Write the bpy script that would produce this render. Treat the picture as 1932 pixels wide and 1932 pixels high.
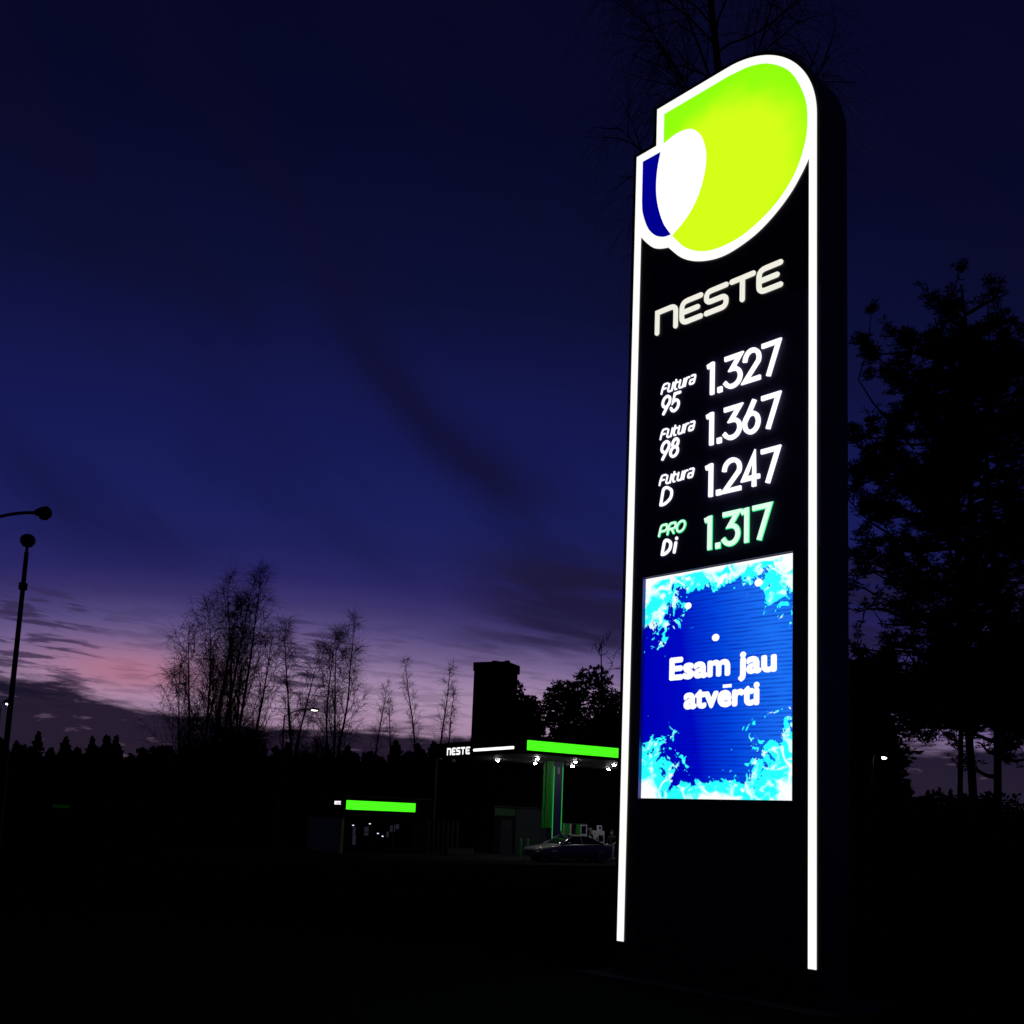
import bpy, bmesh, math, random
import numpy as np
from mathutils import Vector, Matrix
R = math.radians
scene = bpy.context.scene
for o in list(bpy.data.objects): bpy.data.objects.remove(o)

# ------------------------------------------------------------------ camera
PITCH, ROLL = math.atan(0.134), R(2.3)
cam_d = bpy.data.cameras.new('camera'); cam = bpy.data.objects.new('camera', cam_d)
scene.collection.objects.link(cam); scene.camera = cam
cam_d.sensor_width = 36; cam_d.lens = 36.0; cam_d.shift_y = 322 / 1932
cam_d.clip_start = 0.05; cam_d.clip_end = 4000
cam.location = (0, 0, 1.6)
cam.rotation_euler = (Matrix.Rotation(R(90) + PITCH, 3, 'X') @ Matrix.Rotation(ROLL, 3, 'Z')).to_euler()

# ------------------------------------------------------------------ view
scene.view_settings.view_transform = 'Standard'; scene.view_settings.look = 'None'
scene.view_settings.exposure = 0; scene.view_settings.gamma = 1
scene.cycles.use_denoising = True
scene.cycles.max_bounces = 4

def lin(c): return tuple(((v / 255 / 12.92) if v / 255 <= 0.04045 else ((v / 255 + 0.055) / 1.055) ** 2.4) for v in c)

# ------------------------------------------------------------------ node helper
class NT:
    def __init__(s, tree): s.t = tree; s.L = tree.links
    def n(s, typ, **kw):
        nd = s.t.nodes.new(typ)
        for k, v in kw.items(): setattr(nd, k, v)
        return nd
    def plug(s, sock, v):
        if isinstance(v, bpy.types.NodeSocket): s.L.new(v, sock)
        else: sock.default_value = v
    def m(s, op, a, b=0.0, c=0.0, clamp=False):
        nd = s.n('ShaderNodeMath', operation=op, use_clamp=clamp)
        for i, v in enumerate((a, b, c)): s.plug(nd.inputs[i], v)
        return nd.outputs[0]
    def ss(s, x, a, b):            # smoothstep; a > b falls
        nd = s.n('ShaderNodeMapRange', interpolation_type='SMOOTHSTEP')
        s.plug(nd.inputs['Value'], x)
        if a < b: lo, hi, t0, t1 = a, b, 0.0, 1.0
        else: lo, hi, t0, t1 = b, a, 1.0, 0.0
        nd.inputs['From Min'].default_value = lo; nd.inputs['From Max'].default_value = hi
        nd.inputs['To Min'].default_value = t0; nd.inputs['To Max'].default_value = t1
        return nd.outputs['Result']
    def mix(s, f, a, b, typ='MIX'):
        nd = s.n('ShaderNodeMix', data_type='RGBA', blend_type=typ)
        s.plug(nd.inputs[0], f)
        for i, v in ((6, a), (7, b)): s.plug(nd.inputs[i], v if isinstance(v, bpy.types.NodeSocket) else (*v[:3], 1))
        return nd.outputs[2]
    def noise(s, vec, scale, detail=4, rough=0.55, dist=0.0):
        nd = s.n('ShaderNodeTexNoise'); s.plug(nd.inputs['Vector'], vec)
        nd.inputs['Scale'].default_value = scale; nd.inputs['Detail'].default_value = detail
        nd.inputs['Roughness'].default_value = rough; nd.inputs['Distortion'].default_value = dist
        return nd.outputs['Fac']
    def comb(s, x, y, z=0.0):
        nd = s.n('ShaderNodeCombineXYZ')
        for i, v in enumerate((x, y, z)): s.plug(nd.inputs[i], v)
        return nd.outputs[0]
    def sep(s, v):
        nd = s.n('ShaderNodeSeparateXYZ'); s.plug(nd.inputs[0], v); return nd.outputs
    def ramp(s, f, stops):
        nd = s.n('ShaderNodeValToRGB'); s.plug(nd.inputs[0], f); e = nd.color_ramp.elements
        while len(e) < len(stops): e.new(0.5)
        for el, (p, c) in zip(e, stops): el.position = p; el.color = (*c, 1)
        return nd.outputs[0]
    def gauss(s, x, x0, w):
        d = s.m('DIVIDE', s.m('SUBTRACT', x, x0), w)
        return s.m('POWER', math.e, s.m('MULTIPLY', s.m('MULTIPLY', d, d), -1.0))

# ------------------------------------------------------------------ dusk sky (sun has set beyond the trees at azimuth -19 deg)
world = bpy.data.worlds.new('World'); scene.world = world; world.use_nodes = True
wt = world.node_tree; wt.nodes.clear(); W = NT(wt)
tc = W.n('ShaderNodeTexCoord').outputs['Generated']
dx, dy, dz = W.sep(tc)
DEG = 180 / math.pi
az = W.m('MULTIPLY', W.m('ARCTAN2', dx, dy), DEG)
el = W.m('MULTIPLY', W.m('ARCSINE', dz), DEG)
daz = W.m('ADD', az, 9.0)
side = W.m('MINIMUM', W.m('MULTIPLY', W.m('MULTIPLY', daz, daz), 0.0034), 11.0)
soft = W.noise(W.comb(W.m('MULTIPLY', az, 0.05), W.m('MULTIPLY', el, 0.16), 3.0), 1.0, 3)
e2 = W.m('ADD', W.m('ADD', el, side), W.m('MULTIPLY', W.m('SUBTRACT', soft, 0.5), 1.8))
t = W.m('DIVIDE', e2, 60.0)
base = W.ramp(t, [(0.0, lin((168, 124, 146))), (6.3 / 60, lin((168, 140, 172))), (7.7 / 60, lin((152, 127, 164))), (8.8 / 60, lin((118, 99, 143))),
                  (10.2 / 60, lin((86, 74, 126))), (11.4 / 60, lin((60, 52, 108))), (12.8 / 60, lin((41, 38, 99))), (14.4 / 60, lin((31, 33, 93))), (16.5 / 60, lin((26, 31, 92))),
                  (21 / 60, lin((21, 25, 82))), (28 / 60, lin((13, 16, 54))), (36 / 60, lin((7, 9, 40))), (1.0, lin((4, 5, 28)))])
pink = W.m('MULTIPLY', W.gauss(az, -20.6, 4.2), W.gauss(el, 6.9, 1.25))
base = W.mix(W.m('MULTIPLY', pink, 0.8), base, lin((176, 110, 132)))
# thin high veils
v1 = W.noise(W.comb(W.m('ADD', W.m('MULTIPLY', az, 0.10), W.m('MULTIPLY', el, 0.07)), W.m('SUBTRACT', W.m('MULTIPLY', el, 0.12), W.m('MULTIPLY', az, -0.05)), 8.0), 0.9, 4, 0.5)
veil = W.m('MULTIPLY', W.ss(v1, 0.42, 0.72), W.ss(el, 9.0, 16.0))
base = W.mix(W.m('MULTIPLY', veil, 0.45), base, lin((14, 12, 40)))
# long smoky streak drifting down to the right
sx = W.m('ADD', az, 5.6)
curve = W.m('ADD', 21.6, W.m('ADD', W.m('MULTIPLY', sx, -0.80), W.m('MULTIPLY', W.m('MULTIPLY', sx, sx), 0.034)))
wob = W.m('MULTIPLY', W.m('SUBTRACT', W.noise(W.comb(az, el, 0.0), 0.25, 3), 0.5), 1.5)
dist = W.m('ADD', W.m('SUBTRACT', el, curve), wob)
streak = W.m('MULTIPLY', W.gauss(dist, 0.0, 1.75), W.m('MULTIPLY', W.ss(az, -17.0, -5.5), W.ss(az, 4.0, -2.0)))
base = W.mix(W.m('MULTIPLY', streak, 0.66), base, lin((17, 13, 42)))
# broad dark streaks low on the right
n2 = W.noise(W.comb(W.m('ADD', W.m('MULTIPLY', az, 0.10), 5.0), W.m('ADD', W.m('MULTIPLY', el, 0.62), W.m('MULTIPLY', az, 0.10)), 1.5), 1.0, 5, 0.5, 0.4)
band = W.m('MULTIPLY', W.m('MULTIPLY', W.ss(el, 8.5, 10.2), W.ss(el, 16.5, 13.2)), W.ss(az, -6.0, 2.0))
broad = W.m('MULTIPLY', W.ss(n2, 0.36, 0.58), band)
base = W.mix(W.m('MULTIPLY', broad, 0.85), base, lin((29, 24, 54)))
# small ranked cloudlets
n3 = W.noise(W.comb(W.m('MULTIPLY', az, 0.33), W.m('ADD', W.m('MULTIPLY', el, 2.6), W.m('MULTIPLY', az, 0.12)), 2.0), 1.0, 5, 0.55, 0.2)
mask3 = W.m('MULTIPLY', W.ss(el, 12.0, 9.2), W.ss(el, 4.0, 6.0))
zone3 = W.m('MAXIMUM', W.ss(az, -20.0, -24.0), W.m('MAXIMUM', W.m('MULTIPLY', W.gauss(az, -12.0, 3.4), 1.0), 0.32))
small = W.m('MULTIPLY', W.m('MULTIPLY', W.ss(n3, 0.47, 0.60), mask3), zone3)
base = W.mix(W.m('MULTIPLY', small, 0.80), base, lin((48, 36, 68)))
# low cloud bank
n4 = W.noise(W.comb(W.m('MULTIPLY', az, 0.16), W.m('MULTIPLY', el, 0.75), 4.0), 1.0, 6, 0.6, 0.3)
top = W.m('ADD', W.m('MULTIPLY', W.ss(az, -19.0, -23.5), 1.3), 4.9)
bank = W.ss(W.m('ADD', W.m('SUBTRACT', top, el), W.m('MULTIPLY', W.m('SUBTRACT', n4, 0.5), 4.0)), -0.25, 0.55)
hole = W.ss(W.noise(W.comb(W.m('MULTIPLY', az, 0.5), W.m('MULTIPLY', el, 2.2), 9.0), 1.0, 3), 0.60, 0.70)
bank = W.m('MULTIPLY', bank, W.m('SUBTRACT', 1.0, W.m('MULTIPLY', hole, 0.16)))
base = W.mix(W.m('MULTIPLY', bank, 0.97), base, lin((20, 15, 36)))
nis = W.n('ShaderNodeTexSky', sky_type='NISHITA', sun_disc=False)
nis.sun_elevation = R(-6); nis.sun_rotation = R(-19)
nis_s = W.mix(1.0, nis.outputs[0], (0.003, 0.003, 0.003), 'MULTIPLY')
sky = W.mix(1.0, base, nis_s, 'ADD')
bg = W.n('ShaderNodeBackground'); W.L.new(sky, bg.inputs['Color']); bg.inputs['Strength'].default_value = 1.0
W.L.new(bg.outputs[0], W.n('ShaderNodeOutputWorld').inputs['Surface'])

# ------------------------------------------------------------------ materials
MATS = {}
def mat(name, col, rough=0.6, metal=0.0, var=0.25, scale=6.0, bump=0.0, spec=0.5, coat=0.0):
    if name in MATS: return MATS[name]
    m = bpy.data.materials.new(name); m.use_nodes = True; T = NT(m.node_tree)
    b = m.node_tree.nodes['Principled BSDF']
    co = T.n('ShaderNodeTexCoord').outputs['Object']
    nz = T.noise(co, scale, 5, 0.6)
    c2 = tuple(v * (1 - var) for v in col); c3 = tuple(min(1, v * (1 + var)) for v in col)
    T.L.new(T.mix(nz, c2, c3), b.inputs['Base Color'])
    b.inputs['Metallic'].default_value = metal; b.inputs['Specular IOR Level'].default_value = spec
    b.inputs['Coat Weight'].default_value = coat; b.inputs['Coat Roughness'].default_value = 0.05
    T.L.new(T.m('ADD', rough - 0.06, T.m('MULTIPLY', nz, 0.12), 0, True), b.inputs['Roughness'])
    if bump:
        bn = T.n('ShaderNodeBump'); bn.inputs['Strength'].default_value = bump; bn.inputs['Distance'].default_value = 0.02
        T.L.new(T.noise(co, scale * 6, 4), bn.inputs['Height']); T.L.new(bn.outputs[0], b.inputs['Normal'])
    MATS[name] = m; return m
def emit(name, col, strength, var=0.03):
    if name in MATS: return MATS[name]
    m = bpy.data.materials.new(name); m.use_nodes = True; m.node_tree.nodes.clear(); T = NT(m.node_tree)
    co = T.n('ShaderNodeTexCoord').outputs['Object']
    e = T.n('ShaderNodeEmission'); e.inputs['Color'].default_value = (*col, 1)
    T.L.new(T.m('MULTIPLY', strength, T.m('ADD', 1 - var / 2, T.m('MULTIPLY', T.noise(co, 2.0, 2), var))), e.inputs['Strength'])
    T.L.new(e.outputs[0], T.n('ShaderNodeOutputMaterial').inputs['Surface'])
    MATS[name] = m; return m

BLACK = mat('black_lacquer', (0.008, 0.008, 0.010), 0.35, 0, 0.2, 3)
SIDE = mat('dark_cladding', (0.010, 0.010, 0.014), 0.5, 0, 0.2, 2)
STEEL = mat('dark_steel', (0.014, 0.014, 0.017), 0.6, 0.2, 0.3, 8, 0, 0.3)
CONC = mat('concrete', (0.045, 0.045, 0.045), 0.9, 0, 0.3, 4, 0.3, 0.1)
ASPH = mat('asphalt', (0.018, 0.018, 0.020), 0.95, 0, 0.35, 1.5, 0.3, 0.0)
SOIL = mat('winter_verge', (0.012, 0.013, 0.009), 0.95, 0, 0.5, 0.8, 0.4, 0.0)
BARK = mat('bark', (0.035, 0.028, 0.024), 0.95, 0, 0.4, 10, 0, 0.1)
TWIG = mat('twig_bark', (0.025, 0.019, 0.018), 0.95, 0, 0.3, 4, 0, 0.1)
NEEDLE = mat('conifer_needles', (0.030, 0.042, 0.022), 0.85, 0, 0.4, 1.2, 0, 0.15)
LEAF = mat('dark_leaf', (0.034, 0.040, 0.022), 0.85, 0, 0.4, 1.2, 0, 0.15)
WHITE = mat('white_panel', (0.62, 0.62, 0.62), 0.45, 0, 0.08, 3)
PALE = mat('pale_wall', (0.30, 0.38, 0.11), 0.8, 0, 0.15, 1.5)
GREENP = mat('green_panel', (0.025, 0.30, 0.030), 0.45, 0, 0.04, 2, 0, 0.3)
NAVY = mat('navy_panel', (0.008, 0.010, 0.055), 0.5, 0, 0.1, 2)
BLKB = mat('black_fascia', (0.004, 0.004, 0.005), 0.8, 0, 0.2, 2, 0, 0.03)
DARKW = mat('charcoal_wall', (0.007, 0.007, 0.009), 0.8, 0, 0.25, 2, 0, 0.05)
KIOSK = mat('kiosk_wall', (0.020, 0.026, 0.028), 0.7, 0, 0.2, 1.5, 0, 0.2)
GLASS = mat('dark_glass', (0.006, 0.006, 0.010), 0.06, 0, 0.1, 2, 0, 0.6)
RUBBER = mat('rubber', (0.012, 0.012, 0.012), 0.8, 0, 0.2, 12)
CARP = mat('car_paint', (0.17, 0.16, 0.155), 0.28, 0.15, 0.12, 40, 0, 0.4, 0.35)
CHROME = mat('chrome', (0.20, 0.20, 0.20), 0.22, 1.0, 0.1, 6)

# ------------------------------------------------------------------ object helpers
COL = scene.collection
def link(name, me, m=None, parent=None, loc=(0, 0, 0), rotz=0.0):
    o = bpy.data.objects.new(name, me); COL.objects.link(o)
    if m is not None and me is not None and not me.materials: me.materials.append(m)
    o.parent = parent; o.location = loc; o.rotation_euler = (0, 0, rotz); return o
def tag(o, label=None, cat=None, group=None, kind=None):
    for k, v in (('label', label), ('category', cat), ('group', group), ('kind', kind)):
        if v: o[k] = v
    return o
def thing(name, label, cat, loc, rotz=0.0, group=None):
    o = bpy.data.objects.new(name, None); COL.objects.link(o); o.location = loc; o.rotation_euler = (0, 0, rotz)
    o.empty_display_size = 0.2
    return tag(o, label, cat, group)
def mesh(name, vs, fs, smooth=False):
    me = bpy.data.meshes.new(name); me.from_pydata([tuple(v) for v in vs], [], fs); me.update()
    if smooth: me.polygons.foreach_set('use_smooth', [True] * len(me.polygons))
    return me
def bm_mesh(name, bm, smooth=False):
    me = bpy.data.meshes.new(name); bmesh.ops.recalc_face_normals(bm, faces=bm.faces); bm.to_mesh(me); bm.free()
    if smooth: me.polygons.foreach_set('use_smooth', [True] * len(me.polygons))
    return me
def box(name, m, parent, x0, x1, y0, y1, z0, z1, bev=0.0):
    bm = bmesh.new(); bmesh.ops.create_cube(bm, size=1)
    for v in bm.verts: v.co = ((x0 + x1) / 2 + v.co.x * (x1 - x0), (y0 + y1) / 2 + v.co.y * (y1 - y0), (z0 + z1) / 2 + v.co.z * (z1 - z0))
    if bev: bmesh.ops.bevel(bm, geom=bm.edges[:], offset=bev, segments=2, affect='EDGES')
    return link(name, bm_mesh(name, bm), m, parent)
def plate(name, poly, y0, y1, m, parent):
    """outline (x, z) extruded from y0 (front) to y1 (back)"""
    bm = bmesh.new(); vs = [bm.verts.new((p[0], y0, p[1])) for p in poly]
    f = bm.faces.new(vs)
    r = bmesh.ops.extrude_face_region(bm, geom=[f])
    for v in r['geom']:
        if isinstance(v, bmesh.types.BMVert): v.co.y = y1
    bmesh.ops.triangulate(bm, faces=[f for f in bm.faces if len(f.verts) > 4])
    return link(name, bm_mesh(name, bm), m, parent)
def catmull(pts, n=8, closed=False):
    P = [Vector(p) for p in pts]; out = []; N = len(P)
    for i in range(N if closed else N - 1):
        p0 = P[(i - 1) % N] if closed or i > 0 else P[0] * 2 - P[1]
        p1 = P[i]; p2 = P[(i + 1) % N]
        p3 = P[(i + 2) % N] if closed or i + 2 < N else P[-1] * 2 - P[-2]
        for k in range(n):
            s = k / n
            out.append(0.5 * ((2 * p1) + (p2 - p0) * s + (2 * p0 - 5 * p1 + 4 * p2 - p3) * s * s + (3 * p1 - p0 - 3 * p2 + p3) * s ** 3))
    if not closed: out.append(P[-1])
    return [tuple(p) for p in out]
def ribbon(paths, w, y0, y1, cap='round'):
    """flat strokes: list of (x, z) polylines -> one mesh, thickness y0 (front) .. y1"""
    vs, fs = [], []
    for si, path in enumerate(paths):
        P = [Vector(p) for p in path]; P = [p for i, p in enumerate(P) if i == 0 or (p - P[i - 1]).length > 1e-6]
        yo = y0 - 0.0006 * si
        if cap == 'flat':
            P[0] = P[0] + (P[0] - P[1]).normalized() * w * 0.42; P[-1] = P[-1] + (P[-1] - P[-2]).normalized() * w * 0.42
        L, Rr = [], []; n = len(P)
        for i in range(n):
            a = (P[i] - P[i - 1]).normalized() if i else (P[1] - P[0]).normalized()
            b = (P[i + 1] - P[i]).normalized() if i < n - 1 else a
            t_ = (a + b); t_ = t_.normalized() if t_.length > 1e-4 else a
            nn = Vector((-t_.y, t_.x)); k = w / 2 / max(0.45, nn.dot(Vector((-a.y, a.x))))
            L.append(P[i] + nn * k); Rr.append(P[i] - nn * k)
        out = []
        t0 = (P[0] - P[1]).normalized(); t1 = (P[-1] - P[-2]).normalized()
        def capp(c, tt):
            if cap != 'round': return []
            a0 = math.atan2(tt.y, tt.x)
            return [c + Vector((math.cos(a0 + q), math.sin(a0 + q))) * w / 2 for q in (R(-67), R(-45), R(-22), 0, R(22), R(45), R(67))]
        out = Rr + capp(P[-1], t1) + L[::-1] + capp(P[0], t0)
        b0 = len(vs); k = len(out)
        vs += [(p.x, yo, p.y) for p in out] + [(p.x, y1, p.y) for p in out]
        nc = (k - 2 * n) // 2
        Ri = list(range(n)); c1 = list(range(n, n + nc)); Li = list(range(n + nc + n - 1, n + nc - 1, -1)); c0 = list(range(2 * n + nc, k))
        for i in range(n - 1): fs.append((b0 + Ri[i], b0 + Ri[i + 1], b0 + Li[i + 1], b0 + Li[i]))
        if nc:
            fs.append(tuple(b0 + q for q in [Ri[-1]] + c1 + [Li[-1]])); fs.append(tuple(b0 + q for q in [Li[0]] + c0 + [Ri[0]]))
        for i in range(k): j = (i + 1) % k; fs.append((b0 + i, b0 + k + i, b0 + k + j, b0 + j))
    return mesh('strokes', vs, fs)
def arc(cx, cy, rx, ry, a0, a1, n=14):
    return [(cx + rx * math.cos(R(a0 + (a1 - a0) * i / n)), cy + ry * math.sin(R(a0 + (a1 - a0) * i / n))) for i in range(n + 1)]
def rc(pts, r=0.18, n=5):
    """polyline with its inner corners rounded"""
    P = [Vector(p) for p in pts]; out = [P[0]]
    for i in range(1, len(P) - 1):
        a = (P[i - 1] - P[i]); b = (P[i + 1] - P[i]); q = min(r, a.length * 0.49, b.length * 0.49)
        s, e = P[i] + a.normalized() * q, P[i] + b.normalized() * q
        for k in range(n + 1):
            u = k / n; out.append(s * (1 - u) ** 2 + P[i] * 2 * u * (1 - u) + e * u * u)
    out.append(P[-1]); return [tuple(p) for p in out]
GLY = {
 '1': [[(1, 1.0), (1, 0)], [(0.0, 0.955), (1, 0.985)]],
 '2': [arc(0.5, 0.70, 0.5, 0.30, 175, -25) + [(0.0, 0.0), (1.0, 0.0)]],
 '3': [[(0.04, 1.0), (0.95, 1.0), (0.42, 0.60)] + arc(0.46, 0.30, 0.52, 0.30, 85, -150)],
 '4': [[(0.72, 0.0), (0.72, 1.0), (0.0, 0.24), (1.0, 0.24)]],
 '5': [[(0.95, 1.0), (0.22, 1.0), (0.12, 0.52)] + arc(0.46, 0.30, 0.52, 0.31, 120, -160)],
 '6': [[(0.66, 1.0), (0.10, 0.44)] + arc(0.5, 0.31, 0.48, 0.31, 160, 520, 24)],
 '7': [[(0.0, 1.0), (1.0, 1.0), (0.36, 0.0)]],
 '8': [arc(0.5, 0.76, 0.38, 0.24, -90, 270, 20), arc(0.5, 0.27, 0.5, 0.27, 90, 450, 24)],
 '9': [[(0.34, 0.0), (0.90, 0.56)] + arc(0.5, 0.69, 0.48, 0.31, -20, 340, 24)],
 '.': [[(0.5, 0.0), (0.5, 0.02)]],
 'n': [[(0, 0), (0, 1.0), (0.05, 1.0)], rc([(0.05, 1.0), (1, 1), (1, 0)], 0.3)],
 'E': [rc([(1, 1), (0, 1), (0, 0), (1, 0)], 0.3), [(0.05, 0.5), (0.84, 0.5)]],
 'S': [rc([(1, 1), (0, 1), (0, 0.5), (1, 0.5), (1, 0), (0, 0)], 0.25)],
 'T': [[(0, 1), (1, 1)], [(0.5, 0.97), (0.5, 0)]],
 'F': [rc([(1, 1), (0.15, 1), (0, 0.6), (0, 0)], 0.3), [(0.05, 0.5), (0.8, 0.5)]],
 'u': [rc([(0, 0.85), (0, 0), (1, 0), (1, 0.85)], 0.3), [(1, 0.4), (1, 0)]],
 't': [[(0.3, 1.05), (0.3, 0.2), (0.6, 0.0), (1.0, 0.0)], [(0, 0.75), (1, 0.75)]],
 'r': [[(0, 0), (0, 0.85)], rc([(0, 0.5), (0.2, 0.85), (1, 0.85)], 0.3)],
 'a': [rc([(0.1, 0.9), (1, 0.9), (1, 0), (0, 0), (0, 0.45), (0.95, 0.45)], 0.25)],
 'P': [rc([(0, 0), (0, 1), (1, 1), (1, 0.4), (0.1, 0.4)], 0.3)],
 'R': [rc([(0, 0), (0, 1), (1, 1), (1, 0.45), (0.1, 0.45)], 0.3), [(0.5, 0.42), (0.95, 0)]],
 'O': [arc(0.5, 0.5, 0.52, 0.5, 90, 450, 22)],
 'D': [rc([(0, 0), (0, 1), (0.45, 1), (1, 0.72), (1, 0.28), (0.45, 0), (0, 0.0)], 0.3)],
 'D2': [rc([(0.05, 1), (0.5, 1), (1, 0.75), (1, 0.25), (0.5, 0), (0, 0), (0.05, 0.55)], 0.3)],
 'i': [[(0.5, 0), (0.5, 0.66)], [(0.5, 0.97), (0.5, 1.0)]],
}
def glyph(ch, x0, x1, z0, z1, w, y0, y1, shear=0.0, cap='round'):
    a, b, c, d = x0 + w / 2, x1 - w / 2, z0 + w / 2, z1 - w / 2
    pp = [[(a + (b - a) * p[0] + shear * (c + (d - c) * p[1] - z0), c + (d - c) * p[1]) for p in path] for path in GLY[ch]]
    return ribbon(pp, w, y0, y1, cap)

# ------------------------------------------------------------------ ground
GZ = -0.5
def gz(y):
    s = min(1, max(0, (y - 20) / 20)); return GZ * s * s * (3 - 2 * s)
ys = [-300, -60, 0] + [20 + i for i in range(21)] + [60, 200, 700, 3000]; xs = [-2500, -600, -120, -40, 0, 40, 120, 600, 2500]
vs = [(x, y, gz(y)) for y in ys for x in xs]; nx = len(xs)
fs = [(j * nx + i, j * nx + i + 1, (j + 1) * nx + i + 1, (j + 1) * nx + i) for j in range(len(ys) - 1) for i in range(nx - 1)]
tag(link('ground', mesh('ground', vs, fs, True), SOIL), 'dark unlit winter verge and open ground', kind='structure')
CR = Vector((0.839, 0.545, 0)).normalized(); CLF = Vector((-CR.y, CR.x, 0)); CZ = math.atan2(CR.y, CR.x)
CORNER = Vector((0.64, 51.0, GZ))
def cpos(r, l, z=0.0): return CORNER + CR * r + CLF * l + Vector((0, 0, z))
fc = thing('forecourt', None, None, (CORNER.x, CORNER.y, GZ), CZ); tag(fc, 'dark asphalt forecourt under the canopy', kind='structure')
box('paving', ASPH, fc, -16, 24, -3.2, 16, -0.02, 0.004)
for i in range(20): box('kerb_stone', CONC, fc, -16 + i * 2 + 0.01, -14 + i * 2 - 0.01, -3.42, -3.203, -0.02, 0.12, 0.015)
rd = tag(link('road', None), 'dark asphalt road crossing in front of the station', kind='structure')
vs = [(x, y, gz(y) + 0.005) for y in (24, 26, 28, 30, 32) for x in (-300, -60, 0, 60, 300)]
fs = [(j * 5 + i, j * 5 + i + 1, (j + 1) * 5 + i + 1, (j + 1) * 5 + i) for j in range(4) for i in range(4)]
link('carriageway', mesh('carriageway', vs, fs), ASPH, rd)
for x in range(-24, 26, 6):
    vs = [(x, 27.94, gz(27.94) + 0.010), (x + 3, 27.94, gz(27.94) + 0.010), (x + 3, 28.06, gz(28.06) + 0.010), (x, 28.06, gz(28.06) + 0.010)]
    link('lane_dash', mesh('lane_dash', vs, [(0, 1, 2, 3)]), CONC, rd)

# ------------------------------------------------------------------ price pylon
A0 = (1.2434, 11.2646, 0); AZ = math.atan2(-math.cos(R(43.45)), math.sin(R(43.45)))
py = thing('price_pylon', 'tall black price pylon with glowing green logo, fuel prices and blue screen', 'price sign', A0, AZ)
WHITE_E = emit('lit_white_acrylic', (1.0, 0.985, 0.94), 1.06, 0.08)
CREAM_E = emit('lit_cream_letters', (0.90, 0.88, 0.78), 0.98, 0.1)
LED_E = emit('white_led', (0.95, 0.93, 1.0), 1.25)
LEDG_E = emit('green_led_halo', (0.04, 0.85, 0.30), 1.0)  # halo around the green LED row, put in as a glowing layer
LEDC_E = emit('pale_green_led', (0.70, 1.0, 0.80), 1.05)
BLUE_E = emit('lit_blue_acrylic', (0.0, 0.0, 0.27), 1.0, 0.15)
def body_outline(g):
    return [(-g, 0.0), (-g, 9.48 + g), (0.295 - g, 9.485 + g), (0.295 - g, 9.95 + g), (1.28, 9.95 + g)] + \
        arc(1.262, 8.85, 1.1 + g, 1.1 + g, 86, 0, 20) + [(2.362 + g, 0.0)]
body = body_outline(0.055)
plate('cabinet', body, 0.056, 0.51, SIDE, py)
# front cladding around the screen opening
OX0, OX1, OZ0, OZ1 = 0.233, 2.105, 1.885, 4.315
plate('front_panel', [(-0.055, 0), (-0.055, OZ0 - 0.003), (2.417, OZ0 - 0.003), (2.417, 0)], 0.0, 0.054, BLACK, py)
plate('front_panel', [(-0.055, OZ0), (-0.055, OZ1), (OX0, OZ1), (OX0, OZ0)], 0.0, 0.054, BLACK, py)
plate('front_panel', [(OX1, OZ0), (OX1, OZ1), (2.417, OZ1), (2.417, OZ0)], 0.0, 0.054, BLACK, py)
plate('front_panel', [(-0.055, OZ1 + 0.003), (-0.055, 7.0), (2.417, 7.0), (2.417, OZ1 + 0.003)], 0.0, 0.054, mat('led_board', (0.045, 0.036, 0.10), 0.7, 0, 0.1, 3, 0, 0.2), py)
plate('front_panel', [(-0.055, 7.003)] + body[1:-1] + [(2.417, 7.003)], 0.0, 0.054, BLACK, py)
# lit outline: two edge strips running into the logo's border
def strip_part(x0, x1, z0, z1): plate('light_strip', [(x0, z0), (x0, z1), (x1, z1), (x1, z0)], -0.012, -0.001, WHITE_E, py)
strip_part(0.0, 0.088, 0.362, 8.47); strip_part(2.282, 2.364, 0.362, 8.40)
ob = [(0.088, 8.43), (0.195, 8.30), (0.285, 8.215), (0.385, 8.165), (0.495, 8.135)]
ob2 = [(0.495, 8.135), (0.70, 7.925), (0.954, 7.79), (1.262, 7.735), (1.60, 7.80), (1.85, 7.925), (2.061, 8.096), (2.20, 8.27), (2.282, 8.402)]
border = [(0.0, 8.472), (0.0, 9.48), (0.295, 9.485), (0.295, 9.95), (1.28, 9.95)] + arc(1.262, 8.85, 1.102, 1.102, 86, 0, 26) + [(2.364, 8.402)]
border += catmull(ob2, 6)[::-1] + catmull(ob, 6)[::-1][1:] + [(0.088, 8.472)]
lb = plate('logo_border', border, -0.013, -0.001, WHITE_E, py)
# green leaf shape of the logo: a backlit box, brightest in the middle
gm = bpy.data.materials.new('lit_green_acrylic'); gm.use_nodes = True; gm.node_tree.nodes.clear(); G = NT(gm.node_tree)
gco = G.n('ShaderNodeTexCoord').outputs['Object']; gx, gy, gzz = G.sep(gco)
ddx = G.m('DIVIDE', G.m('SUBTRACT', gx, 1.08), 1.16); ddz = G.m('DIVIDE', G.m('SUBTRACT', gzz, 8.55), 1.06)
rr = G.m('SQRT', G.m('ADD', G.m('MULTIPLY', ddx, ddx), G.m('MULTIPLY', ddz, ddz)))
rr = G.m('ADD', rr, G.m('MULTIPLY', G.m('SUBTRACT', G.noise(gco, 1.6, 3), 0.5), 0.42))
ge = G.n('ShaderNodeEmission'); ge.inputs['Color'].default_value = (0.275, 1.0, 0.004, 1)
G.L.new(G.m('ADD', 1.05, G.m('MULTIPLY', G.ss(rr, 1.16, 0.74), 1.36)), ge.inputs['Strength'])
G.L.new(ge.outputs[0], G.n('ShaderNodeOutputMaterial').inputs['Surface'])
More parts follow.
